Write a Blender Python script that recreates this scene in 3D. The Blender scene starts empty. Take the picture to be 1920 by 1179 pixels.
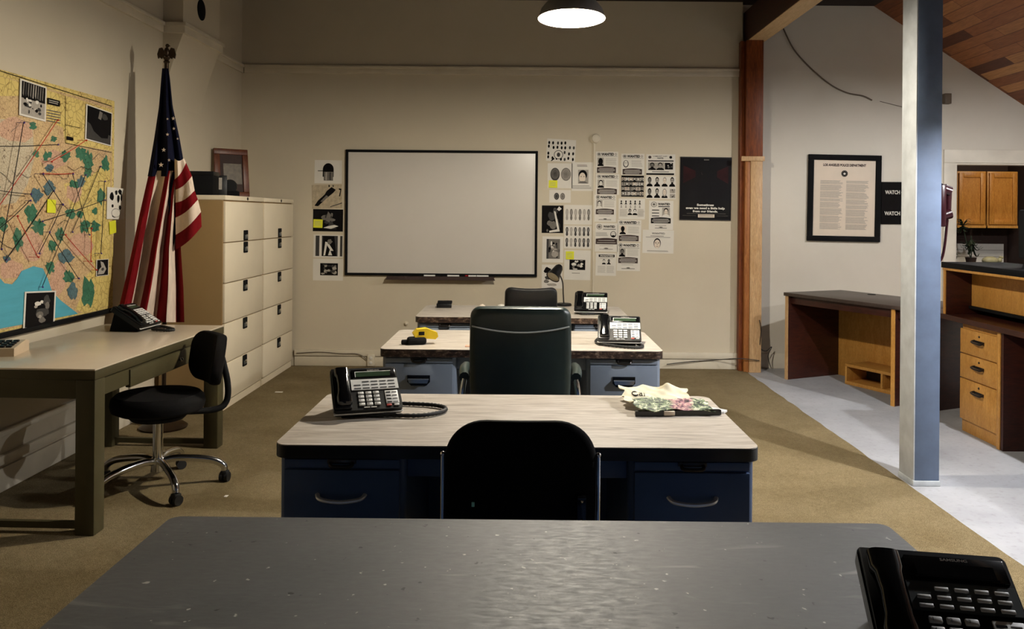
import bpy, bmesh, math, random
from mathutils import Vector, Matrix
PI = math.pi
R = math.radians
SC = bpy.context.scene
COL = SC.collection
# ---- measured camera: focal length in px, principal point, roll, height
F = 1573.0; PU = 980.0; PV = 403.0; ROLL = 0.0085; CH = 1.465
CR, SR = math.cos(ROLL), math.sin(ROLL)

def ray(u, v):
    du, dv = u - PU, PV - v
    return (du * CR - dv * SR) / F, (du * SR + dv * CR) / F

def P(u, v, Y):                      # point of the photograph at depth Y
    a, b = ray(u, v)
    return Vector((a * Y, Y, CH + b * Y))

def PZ(u, v, z):                     # ... on a horizontal plane
    a, b = ray(u, v)
    Y = (z - CH) / b
    return Vector((a * Y, Y, z))

def PX(u, v, X):                     # ... on a plane X = const
    a, b = ray(u, v)
    Y = X / a
    return Vector((X, Y, CH + b * Y))

# ------------------------------------------------------------------ materials
def lin(c):
    return tuple((x / 255 / 12.92) if x / 255 <= 0.04045 else ((x / 255 + 0.055) / 1.055) ** 2.4 for x in c)

def mix(a, b, t):
    return tuple(a[i] * (1 - t) + b[i] * t for i in range(3))

class NT:
    def __init__(s, name):
        s.m = bpy.data.materials.new(name); s.m.use_nodes = True
        s.t = s.m.node_tree; s.b = s.t.nodes['Principled BSDF']
        s.co = s.t.nodes.new('ShaderNodeTexCoord')
    def n(s, typ, **kw):
        o = s.t.nodes.new(typ)
        for k, v in kw.items():
            if k in o.inputs: o.inputs[k].default_value = v
            else: setattr(o, k, v)
        return o
    def l(s, a, b): s.t.links.new(a, b)
    def mapped(s, scale=(1, 1, 1), rot=(0, 0, 0), loc=(0, 0, 0)):
        mp = s.n('ShaderNodeMapping'); mp.inputs['Scale'].default_value = scale
        mp.inputs['Rotation'].default_value = rot; mp.inputs['Location'].default_value = loc
        s.l(s.co.outputs['Object'], mp.inputs['Vector']); return mp.outputs['Vector']
    def noise(s, vec, scale, detail=4, rough=0.55, dist=0):
        o = s.n('ShaderNodeTexNoise', Scale=scale, Detail=detail, Roughness=rough, Distortion=dist)
        s.l(vec, o.inputs['Vector']); return o
    def ramp(s, fac, stops, interp='LINEAR'):
        o = s.n('ShaderNodeValToRGB'); cr = o.color_ramp; cr.interpolation = interp
        while len(cr.elements) < len(stops): cr.elements.new(0.5)
        for e, (p, c) in zip(cr.elements, stops):
            e.position = p; e.color = (*c, 1)
        s.l(fac, o.inputs['Fac']); return o
    def bump(s, h, strength, dist=0.002):
        o = s.n('ShaderNodeBump', Strength=strength, Distance=dist)
        s.l(h, o.inputs['Height']); s.l(o.outputs['Normal'], s.b.inputs['Normal'])
    def mixc(s, fac, a, b, mode='MIX'):
        o = s.n('ShaderNodeMix', data_type='RGBA', blend_type=mode)
        for i, x in ((6, a), (7, b)):
            if isinstance(x, tuple): o.inputs[i].default_value = (*x, 1)
            else: s.l(x, o.inputs[i])
        if isinstance(fac, (int, float)): o.inputs[0].default_value = fac
        else: s.l(fac, o.inputs[0])
        return o.outputs[2]

def mat(name, c, rough=0.6, metal=0.0, var=0.12, scale=14.0, bump=0.0, spec=0.5, stretch=(1, 1, 1), coat=0.0):
    t = NT(name); c = lin(c)
    v = t.mapped(stretch); n = t.noise(v, scale)
    r = t.ramp(n.outputs['Fac'], [(0.25, mix(c, (0, 0, 0), var)), (0.75, tuple(min(0.92, q * (1 + 0.8 * var)) for q in c))])
    t.l(r.outputs['Color'], t.b.inputs['Base Color'])
    t.b.inputs['Roughness'].default_value = rough; t.b.inputs['Metallic'].default_value = metal
    t.b.inputs['Specular IOR Level'].default_value = spec
    if coat: t.b.inputs['Coat Weight'].default_value = coat; t.b.inputs['Coat Roughness'].default_value = 0.15
    if bump:
        n2 = t.noise(t.mapped(stretch), scale * 6, 3); t.bump(n2.outputs['Fac'], bump)
    return t.m

def wood(name, a, b, rough=0.5, sc=1.0, stretch=(1, 1, 8), spec=0.4):
    t = NT(name); v = t.mapped(stretch)
    n = t.noise(v, 6 * sc, 6, 0.6, 1.2)
    n2 = t.noise(v, 40 * sc, 3)
    r = t.ramp(n.outputs['Fac'], [(0.3, lin(a)), (0.7, lin(b))])
    r2 = t.ramp(n2.outputs['Fac'], [(0.3, (0.7, 0.7, 0.7)), (0.7, (1, 1, 1))])
    t.l(t.mixc(1.0, r.outputs['Color'], r2.outputs['Color'], 'MULTIPLY'), t.b.inputs['Base Color'])
    t.b.inputs['Roughness'].default_value = rough; t.b.inputs['Specular IOR Level'].default_value = spec
    t.bump(n2.outputs['Fac'], 0.15, 0.001)
    return t.m

M = {}
def wall_mat(name, c):
    t = NT(name); c = lin(c)
    n = t.noise(t.mapped(), 1.3, 5, 0.6); n2 = t.noise(t.mapped(), 160, 3)
    r = t.ramp(n.outputs['Fac'], [(0.3, mix(c, (0.2, 0.15, 0.08), 0.10)), (0.65, c)])
    t.l(r.outputs['Color'], t.b.inputs['Base Color']); t.b.inputs['Roughness'].default_value = 0.75
    t.b.inputs['Specular IOR Level'].default_value = 0.25
    t.bump(n2.outputs['Fac'], 0.25, 0.002); return t.m
M['wall'] = wall_mat('cream wall paint', (208, 196, 172))
M['wall_r'] = wall_mat('white wall paint', (218, 211, 197))
M['trim'] = mat('cream trim paint', (214, 203, 180), 0.5, var=0.1, scale=5)
M['doortrim'] = mat('white door trim paint', (222, 214, 198), 0.5, var=0.1, scale=5)

def carpet():
    t = NT('olive brown carpet'); v = t.mapped()
    n = t.noise(v, 260, 3, 0.7); n2 = t.noise(v, 2.2, 5, 0.6); n3 = t.noise(v, 40, 4, 0.7)
    r = t.ramp(n.outputs['Fac'], [(0.3, lin((86, 72, 47))), (0.5, lin((135, 119, 88))), (0.72, lin((170, 154, 122)))])
    r2 = t.ramp(n2.outputs['Fac'], [(0.3, (0.74, 0.72, 0.66)), (0.65, (1, 1, 1))])
    r3 = t.ramp(n3.outputs['Fac'], [(0.3, (0.8, 0.8, 0.78)), (0.6, (1, 1, 1))])
    a = t.mixc(1.0, r.outputs['Color'], r2.outputs['Color'], 'MULTIPLY')
    t.l(t.mixc(1.0, a, r3.outputs['Color'], 'MULTIPLY'), t.b.inputs['Base Color'])
    t.b.inputs['Roughness'].default_value = 0.95; t.b.inputs['Specular IOR Level'].default_value = 0.1
    t.bump(n.outputs['Fac'], 0.8, 0.006); return t.m
M['carpet'] = carpet()
def concrete():
    t = NT('painted grey concrete'); v = t.mapped()
    n = t.noise(v, 1.6, 6, 0.65); n2 = t.noise(v, 30, 4)
    r = t.ramp(n.outputs['Fac'], [(0.3, lin((142, 142, 145))), (0.7, lin((172, 172, 174)))])
    r2 = t.ramp(n2.outputs['Fac'], [(0.28, (0.82, 0.8, 0.78)), (0.45, (1, 1, 1))])
    t.l(t.mixc(1.0, r.outputs['Color'], r2.outputs['Color'], 'MULTIPLY'), t.b.inputs['Base Color'])
    t.b.inputs['Roughness'].default_value = 0.6; t.bump(n2.outputs['Fac'], 0.15, 0.002); return t.m
M['concrete'] = concrete()
def planks():
    t = NT('brown ceiling planks')
    mp = t.mapped((1, 1, 1), (0, 0, PI / 2))
    b = t.n('ShaderNodeTexBrick', Scale=1.0)
    for k, x in (('Color1', (0, 0, 0)), ('Color2', (1, 1, 1)), ('Mortar', (0, 0, 0))): b.inputs[k].default_value = (*x, 1)
    b.inputs['Mortar Size'].default_value = 0.003; b.inputs['Brick Width'].default_value = 0.9
    b.inputs['Row Height'].default_value = 0.11; b.inputs['Bias'].default_value = -0.15; b.offset = 0.37
    t.l(mp, b.inputs['Vector'])
    g = t.noise(t.mapped((14, 1.2, 14)), 5, 5, 0.6, 1)
    r = t.ramp(b.outputs['Color'], [(0.0, lin((104, 52, 24))), (0.5, lin((172, 104, 56))), (1.0, lin((228, 172, 108)))])
    r2 = t.ramp(g.outputs['Fac'], [(0.3, (0.6, 0.55, 0.5)), (0.7, (1, 1, 1))])
    t.l(t.mixc(1.0, r.outputs['Color'], r2.outputs['Color'], 'MULTIPLY'), t.b.inputs['Base Color'])
    t.b.inputs['Roughness'].default_value = 0.55; t.bump(b.outputs['Fac'], -0.4, 0.004); return t.m
M['planks'] = planks()
M['ceil_dark'] = wood('dark brown ceiling boards', (26, 15, 10), (40, 24, 15), 0.7, 1, (8, 1, 8))
M['beam'] = wood('dark beam timber', (46, 20, 9), (78, 36, 15), 0.55, 1, (8, 1, 8))
M['beam_light'] = wood('planed pale timber', (196, 160, 112), (222, 190, 142), 0.55, 1, (8, 1, 8))
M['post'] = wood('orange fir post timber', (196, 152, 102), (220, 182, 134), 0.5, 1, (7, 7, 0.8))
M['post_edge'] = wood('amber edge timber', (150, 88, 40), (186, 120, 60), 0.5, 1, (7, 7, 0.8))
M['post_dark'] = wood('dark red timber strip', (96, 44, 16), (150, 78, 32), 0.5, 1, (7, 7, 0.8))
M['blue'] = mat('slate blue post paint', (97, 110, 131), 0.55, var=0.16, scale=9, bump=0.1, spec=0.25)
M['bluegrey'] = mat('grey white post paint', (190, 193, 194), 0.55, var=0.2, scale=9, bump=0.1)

def laminate():
    t = NT('pale woodgrain laminate'); v = t.mapped((1.0, 9, 1))
    n = t.noise(v, 5, 6, 0.65, 0.8); n2 = t.noise(t.mapped((3, 50, 1)), 4, 4)
    r = t.ramp(n.outputs['Fac'], [(0.28, lin((150, 139, 126))), (0.5, lin((190, 180, 166))), (0.72, lin((214, 206, 196)))])
    r2 = t.ramp(n2.outputs['Fac'], [(0.3, (0.86, 0.84, 0.82)), (0.6, (1, 1, 1))])
    t.l(t.mixc(1.0, r.outputs['Color'], r2.outputs['Color'], 'MULTIPLY'), t.b.inputs['Base Color'])
    t.b.inputs['Roughness'].default_value = 0.38; t.b.inputs['Specular IOR Level'].default_value = 0.4; return t.m
M['laminate'] = laminate()
def worn_edge():
    t = NT('worn brown desk edge'); n = t.noise(t.mapped((1, 1, 2)), 26, 5, 0.7)
    r = t.ramp(n.outputs['Fac'], [(0.38, lin((26, 20, 18))), (0.52, lin((64, 46, 36))), (0.62, lin((132, 112, 94)))])
    t.l(r.outputs['Color'], t.b.inputs['Base Color']); t.b.inputs['Roughness'].default_value = 0.4; return t.m
M['worn'] = worn_edge()
def greytop():
    t = NT('scuffed dark grey desk top'); v = t.mapped()
    n = t.noise(v, 2.2, 5, 0.6); sp = t.noise(v, 46, 2, 0.5); dn = t.noise(t.mapped((1, 3, 1)), 30, 4, 0.7)
    c = t.ramp(n.outputs['Fac'], [(0.3, lin((74, 74, 72))), (0.7, lin((90, 89, 87)))])
    s1 = t.ramp(sp.outputs['Fac'], [(0.725, (0, 0, 0)), (0.76, (1, 1, 1))])
    a = t.mixc(s1.outputs['Color'], c.outputs['Color'], lin((176, 172, 162)))
    sp2 = t.noise(t.mapped(loc=(4, 7, 0)), 40, 2, 0.5)
    s2 = t.ramp(sp2.outputs['Fac'], [(0.725, (0, 0, 0)), (0.76, (1, 1, 1))])
    a = t.mixc(s2.outputs['Color'], a, lin((24, 22, 20)))
    sc = t.noise(t.mapped((0.7, 3.2, 1), (0, 0, 0.25)), 4, 3, 0.5, 1.5)
    s3 = t.ramp(sc.outputs['Fac'], [(0.64, (0, 0, 0)), (0.78, (0.5, 0.5, 0.5))])
    a = t.mixc(s3.outputs['Color'], a, lin((150, 146, 140)))
    t.l(a, t.b.inputs['Base Color'])
    rr = t.ramp(dn.outputs['Fac'], [(0.3, (0.46, 0.46, 0.46)), (0.7, (0.64, 0.64, 0.64))])
    t.b.inputs['Specular IOR Level'].default_value = 0.35; t.l(rr.outputs['Color'], t.b.inputs['Roughness']); t.bump(dn.outputs['Fac'], 0.12, 0.0015); return t.m
M['greytop'] = greytop()
M['steel'] = mat('grey blue desk enamel', (128, 138, 152), 0.42, var=0.06, scale=5)
M['steel_dark_shaded'] = mat('dark desk enamel with painted shade', (56, 76, 110), 0.42, var=0.08, scale=5, spec=0.3)  # grey blue enamel with shade painted in; also the foreground desk's dark body
M['table_grey'] = mat('olive grey table enamel', (70, 64, 43), 0.5, var=0.08, scale=5, spec=0.15)
M['table_top'] = mat('grey beige table laminate', (212, 196, 172), 0.22, var=0.06, scale=3)
M['black'] = mat('black plastic', (14, 14, 15), 0.4, var=0.1, spec=0.3)
M['blackm'] = mat('matt black', (12, 12, 13), 0.8, var=0.1, spec=0.15)
M['blackg'] = mat('gloss black', (10, 10, 11), 0.14, var=0.1)
M['rubber'] = mat('black rubber', (16, 16, 16), 0.7, var=0.1)
M['fabric'] = mat('black upholstery fabric', (14, 13, 13), 0.9, var=0.15, scale=60, bump=0.2, spec=0.1)
M['leather'] = mat('dark green black leather', (36, 48, 45), 0.36, var=0.12, scale=12, bump=0.08, spec=0.45)
M['piping'] = mat('grey piping', (190, 196, 192), 0.4, var=0.05)
M['chrome'] = mat('chrome', (214, 214, 214), 0.14, 1.0, var=0.03)
M['alu'] = mat('brushed handle metal', (226, 226, 224), 0.34, 0.55, var=0.05)
M['darkmetal'] = mat('dark handle metal', (58, 54, 52), 0.32, 0.8, var=0.1)
M['cabinet'] = mat('putty beige cabinet enamel', (234, 220, 192), 0.4, var=0.05, scale=3)
M['cabinet_side'] = mat('darker brown cabinet body', (150, 122, 80), 0.45, var=0.06, scale=3)  # cabinet body in a darker brown than its drawer fronts
M['newsprint'] = mat('cream newsprint', (226, 216, 186), 0.8, var=0.06, scale=10)
M['groove'] = mat('dark gap', (34, 28, 22), 0.8, var=0.1)
M['paper'] = mat('white paper', (220, 214, 202), 0.85, var=0.05, scale=8, spec=0.2)
M['cream'] = mat('cream paper', (222, 206, 186), 0.8, var=0.05, scale=6)
M['ink'] = mat('black ink', (16, 14, 14), 0.85, var=0.1, spec=0.1)
M['ink2'] = mat('dark grey print', (52, 49, 46), 0.75, var=0.2, scale=60)
M['ink3'] = mat('mid grey print', (110, 104, 96), 0.8, var=0.25, scale=60)
M['ink4'] = mat('light grey print', (164, 156, 144), 0.8, var=0.15, scale=60)
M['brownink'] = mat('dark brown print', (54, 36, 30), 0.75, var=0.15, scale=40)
M['sticky'] = mat('yellow sticky note', (222, 222, 44), 0.8, var=0.06)
M['whiteboard'] = mat('whiteboard enamel', (208, 201, 190), 0.26, var=0.03, scale=2)
M['red'] = mat('flag red cloth', (114, 15, 21), 0.9, var=0.2, scale=22, bump=0.5, spec=0.12, stretch=(1, 1, 0.4))
M['white'] = mat('flag white cloth', (222, 202, 182), 0.9, var=0.16, scale=22, bump=0.5, spec=0.12, stretch=(1, 1, 0.4))
M['navy'] = mat('flag navy cloth', (14, 16, 34), 0.9, var=0.2, scale=30, bump=0.2, spec=0.1)
M['brass'] = mat('dark bronze', (58, 44, 30), 0.4, 0.7, var=0.2)
M['string_r'] = mat('red string', (196, 52, 34), 0.9, var=0.1)
M['string_b'] = mat('black string', (22, 18, 20), 0.9, var=0.1)
M['map_sea'] = mat('map printed blue ocean', (84, 166, 184), 0.6, var=0.12, scale=5, spec=0.25, stretch=(1, 1, 6))
M['pin'] = mat('purple pin head', (66, 44, 130), 0.3, var=0.05)
M['cherry'] = wood('dark cherry desk veneer', (44, 18, 12), (72, 30, 18), 0.42, 1, (1.5, 1.5, 8))
M['desktop_r'] = wood('brown black desk surface', (52, 42, 38), (76, 62, 54), 0.4, 1, (6, 1.5, 6))
M['oak'] = wood('honey oak veneer', (192, 132, 56), (216, 160, 82), 0.45, 1, (5, 5, 1.2))
M['oakd'] = wood('amber kitchen door', (176, 112, 40), (204, 142, 62), 0.45, 1, (5, 5, 1.2))
M['maroon'] = mat('dark maroon plastic', (38, 9, 15), 0.25, var=0.1)
M['screen'] = mat('green grey lcd', (50, 66, 48), 0.15, var=0.05)
M['silver'] = mat('silver white plastic', (228, 226, 220), 0.4, var=0.04)
M['graphite'] = mat('graphite plastic', (74, 78, 76), 0.35, var=0.06)
M['key'] = mat('pale key plastic', (226, 224, 218), 0.4, var=0.04)
M['redkey'] = mat('red key plastic', (196, 84, 74), 0.4, var=0.04)
M['beige'] = mat('beige plastic', (206, 184, 154), 0.45, var=0.05)
M['yellow'] = mat('yellow plastic', (226, 190, 34), 0.4, var=0.08)
M['tile'] = mat('white tile', (238, 234, 226), 0.25, var=0.04)
M['leaf'] = mat('dark green leaf', (34, 48, 30), 0.5, var=0.3)
M['terra'] = mat('dark clay pot', (62, 44, 34), 0.7, var=0.2)
M['ceramic'] = mat('pale green ceramic', (190, 184, 144), 0.3, var=0.15)
M['pinkcard'] = mat('pink card', (206, 156, 130), 0.7, var=0.05)
M['framewood'] = wood('reddish frame wood', (84, 42, 22), (118, 64, 34), 0.4, 1.5, (4, 4, 1))
M['picture'] = mat('faded brown picture', (96, 84, 64), 0.4, var=0.5, scale=26)
M['enamel_in'] = mat('white lamp enamel', (232, 226, 214), 0.5, var=0.03)
M['enamel_out'] = mat('grey lamp enamel', (150, 146, 140), 0.4, var=0.06)
M['cable'] = mat('grey cable', (104, 92, 78), 0.6, var=0.1)
M['cablek'] = mat('black cable', (26, 22, 20), 0.6, var=0.1)
M['postgrey'] = mat('poster haze red', (46, 18, 19), 0.5, var=0.7, scale=6, spec=0.12)
M['posterblack'] = mat('poster black', (10, 7, 9), 0.5, var=0.2, scale=9, spec=0.15)
M['tan'] = mat('tan photo print', (182, 166, 138), 0.7, var=0.3, scale=30)
M['palegreen'] = mat('pale green sticker', (150, 214, 184), 0.5, var=0.1)
M['shade_in'] = mat('lamp reflector cream', (206, 196, 172), 0.5, var=0.06)

def emit(name, c, s):
    m = bpy.data.materials.new(name); m.use_nodes = True; nt = m.node_tree
    b = nt.nodes['Principled BSDF']; b.inputs['Base Color'].default_value = (0.8, 0.78, 0.72, 1)
    tc = nt.nodes.new('ShaderNodeTexNoise'); tc.inputs['Scale'].default_value = 3
    r = nt.nodes.new('ShaderNodeValToRGB'); r.color_ramp.elements[0].color = (*[x * 0.97 for x in c], 1); r.color_ramp.elements[1].color = (*c, 1)
    nt.links.new(tc.outputs['Fac'], r.inputs['Fac']); nt.links.new(r.outputs['Color'], b.inputs['Emission Color'])
    b.inputs['Emission Strength'].default_value = s
    return m

# ------------------------------------------------------------------ mesh kit
class MB:
    def __init__(s): s.bm = bmesh.new()
    def face(s, vs, m=0):
        try:
            f = s.bm.faces.new(vs); f.material_index = m; return f
        except ValueError: return None
    def box(s, x0, x1, y0, y1, z0, z1, m=0, bev=0.0, seg=2, T=None):
        x0, x1 = min(x0, x1), max(x0, x1); y0, y1 = min(y0, y1), max(y0, y1); z0, z1 = min(z0, z1), max(z0, z1)
        r = bmesh.ops.create_cube(s.bm, size=1.0); vs = r['verts']
        for v in vs:
            v.co = Vector(((x0 + x1) / 2 + v.co.x * (x1 - x0), (y0 + y1) / 2 + v.co.y * (y1 - y0), (z0 + z1) / 2 + v.co.z * (z1 - z0)))
        fs = set(f for v in vs for f in v.link_faces)
        for f in fs: f.material_index = m
        if bev:
            es = list(set(e for v in vs for e in v.link_edges))
            r = bmesh.ops.bevel(s.bm, geom=es, offset=bev, segments=seg, profile=0.5, affect='EDGES')
            vs = list(set(v for f in r['faces'] for v in f.verts) | set(v for v in vs if v.is_valid))
            for f in r['faces']: f.material_index = m
        if T is not None:
            for v in vs: v.co = T @ v.co
        return s
    def loftrings(s, rings, m=0, cap=True, close=True):
        R_ = [[s.bm.verts.new(p) for p in r] for r in rings]; n = len(R_[0])
        for a, b in zip(R_, R_[1:]):
            for i in range(n if close else n - 1):
                j = (i + 1) % n; s.face([a[i], a[j], b[j], b[i]], m)
        if cap:
            s.face(list(reversed(R_[0])), m); s.face(R_[-1], m)
        return s
    def tube(s, pts, r, n=8, m=0, cap=True, flat=1.0):
        pts = [Vector(p) for p in pts]; k = len(pts); rings = []
        rs = r if isinstance(r, (list, tuple)) else [r] * k
        t0 = (pts[1] - pts[0]).normalized()
        up = Vector((0, 0, 1)) if abs(t0.z) < 0.9 else Vector((1, 0, 0))
        a = t0.cross(up).normalized()
        for i, p in enumerate(pts):
            t = (pts[min(i + 1, k - 1)] - pts[max(i - 1, 0)]).normalized()
            a = (a - t * a.dot(t)).normalized(); b = t.cross(a)
            rings.append([p + (a * math.cos(2 * PI * j / n) + b * math.sin(2 * PI * j / n) * flat) * rs[i] for j in range(n)])
        return s.loftrings(rings, m, cap)
    def cyl(s, p0, p1, r0, r1=None, n=20, m=0):
        return s.tube([p0, p1], [r0, r0 if r1 is None else r1], n, m)
    def lathe(s, prof, n=32, m=0, T=None, cap=True):
        T = T or Matrix()
        rings = [[T @ Vector((r * math.cos(2 * PI * j / n), r * math.sin(2 * PI * j / n), z)) for j in range(n)] for r, z in prof]
        return s.loftrings(rings, m, cap)
    def ell(s, c, r, m=0, n=16, T=None):
        prof = [(max(math.cos(a), 1e-3), math.sin(a)) for a in [(-PI / 2 + PI * i / (n // 2)) for i in range(n // 2 + 1)]]
        if not isinstance(r, (tuple, list)): r = (r, r, r)
        B = Matrix.Translation(Vector(c)) @ Matrix.Diagonal((*r, 1))
        if T is not None: B = T @ B
        return s.lathe(prof, n, m, B)
    def prism(s, poly, d0, d1, fn, m=0, mside=None):     # poly of (a, b); fn(a, b, d) -> point
        A = [s.bm.verts.new(fn(a, b, d0)) for a, b in poly]; B = [s.bm.verts.new(fn(a, b, d1)) for a, b in poly]
        n = len(poly)
        for i in range(n):
            j = (i + 1) % n; s.face([A[i], A[j], B[j], B[i]], m if mside is None else mside)
        s.face(list(reversed(A)), m); s.face(B, m); return s
    def pad(s, outline, th, bend=None, m=0):            # cushion with rounded rim in the XZ plane
        cx = sum(p[0] for p in outline) / len(outline); cz = sum(p[1] for p in outline) / len(outline)
        sc = [(1, 0), (0.993, 0.5), (0.97, 0.82), (0.93, 0.96), (0.85, 1.0), (0.65, 1.04), (0.4, 1.06), (0.15, 1.07)]
        bend = bend or (lambda x, z: 0)
        def ring(k, y):
            out = []
            for px, pz in outline:
                x = cx + (px - cx) * k; z = cz + (pz - cz) * k
                out.append(Vector((x, y + bend(x, z), z)))
            return out
        rings = [ring(k, -th / 2 * y) for k, y in reversed(sc)] + [ring(k, th / 2 * y) for k, y in sc[1:]]
        return s.loftrings(rings, m, True)
    def build(s, name, mats, parent=None, loc=None, T=None, rotz=0, angle=38):
        if T is not None: s.bm.transform(T)
        bmesh.ops.recalc_face_normals(s.bm, faces=s.bm.faces[:])
        me = bpy.data.meshes.new(name); s.bm.to_mesh(me); s.bm.free()
        for mm in (mats if isinstance(mats, (list, tuple)) else [mats]): me.materials.append(mm)
        for p in me.polygons: p.use_smooth = True
        try: me.set_sharp_from_angle(angle=R(angle))
        except Exception: pass
        o = bpy.data.objects.new(name, me); COL.objects.link(o)
        if parent is not None: o.parent = parent
        if loc is not None: o.location = loc
        if rotz: o.rotation_euler = (0, 0, rotz)
        return o

def tag(o, label, cat, group=None):
    o['label'] = label; o['category'] = cat
    if group: o['group'] = group
    return o
def thing(name, label, cat, loc=(0, 0, 0), rotz=0, group=None):
    o = bpy.data.objects.new(name, None); COL.objects.link(o)
    o.location = loc; o.rotation_euler = (0, 0, rotz); o.empty_display_size = 0.1
    return tag(o, label, cat, group)
def struct(o, label=None):
    o['kind'] = 'structure'
    if label: o['label'] = label
    return o
def dup(root, loc, rotz, label, group=None):
    r = root.copy(); COL.objects.link(r); r.location = loc; r.rotation_euler = (0, 0, rotz); r['label'] = label
    if group: r['group'] = group
    for ch in list(root.children):
        c = ch.copy(); COL.objects.link(c); c.parent = r
        for g in list(ch.children):
            d = g.copy(); COL.objects.link(d); d.parent = c
    return r

def rrect(x0, x1, z0, z1, r, n=6):       # rounded rectangle outline, r = (bl, br, tr, tl) or one radius
    if not isinstance(r, (tuple, list)): r = (r,) * 4
    out = []
    for (cx, cz, a0, q) in ((x0 + r[0], z0 + r[0], PI, r[0]), (x1 - r[1], z0 + r[1], 1.5 * PI, r[1]), (x1 - r[2], z1 - r[2], 0, r[2]), (x0 + r[3], z1 - r[3], PI / 2, r[3])):
        for i in range(n + 1):
            a = a0 + PI / 2 * i / n; out.append((cx + q * math.cos(a), cz + q * math.sin(a)))
    return out
def dense(poly, step):
    out = []
    for i, p in enumerate(poly):
        q = poly[(i + 1) % len(poly)]; d = math.hypot(q[0] - p[0], q[1] - p[1]); k = max(1, int(d / step))
        for j in range(k): out.append((p[0] + (q[0] - p[0]) * j / k, p[1] + (q[1] - p[1]) * j / k))
    return out
def spline(pts, k=6):
    pts = [Vector(p) for p in pts]; out = []
    for i in range(len(pts) - 1):
        p0 = pts[max(i - 1, 0)]; p1 = pts[i]; p2 = pts[i + 1]; p3 = pts[min(i + 2, len(pts) - 1)]
        for j in range(k):
            t = j / k
            out.append(0.5 * ((2 * p1) + (p2 - p0) * t + (2 * p0 - 5 * p1 + 4 * p2 - p3) * t * t + (3 * p1 - p0 - 3 * p2 + p3) * t ** 3))
    out.append(pts[-1]); return out

_tc = {}
def text_tris(body, bold=0.0):
    if (body, bold) in _tc: return _tc[(body, bold)]
    cu = bpy.data.curves.new('t', 'FONT'); cu.body = body; cu.size = 1.0; cu.offset = bold; cu.resolution_u = 3
    o = bpy.data.objects.new('t', cu); COL.objects.link(o)
    me = o.to_mesh(); vs = [v.co.copy() for v in me.vertices]; fs = [tuple(p.vertices) for p in me.polygons]
    o.to_mesh_clear(); bpy.data.objects.remove(o); bpy.data.curves.remove(cu)
    xs = [v.x for v in vs]; ys = [v.y for v in vs]
    r = (vs, fs, min(xs), max(xs), min(ys), max(ys)); _tc[(body, bold)] = r; return r
def add_text(mb, body, fn, h, w=None, align='C', m=0, bold=0.0):
    """fn(a, b) -> point; h = cap height; squeezed to width w"""
    vs, fs, x0, x1, y0, y1 = text_tris(body, bold)
    k = h / 0.7; kx = k if w is None else w / (x1 - x0)
    off = {'C': (x0 + x1) / 2, 'L': x0, 'R': x1}[align]
    V = [mb.bm.verts.new(fn((v.x - off) * kx, v.y * k)) for v in vs]
    for f in fs: mb.face([V[i] for i in f], m)

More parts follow.
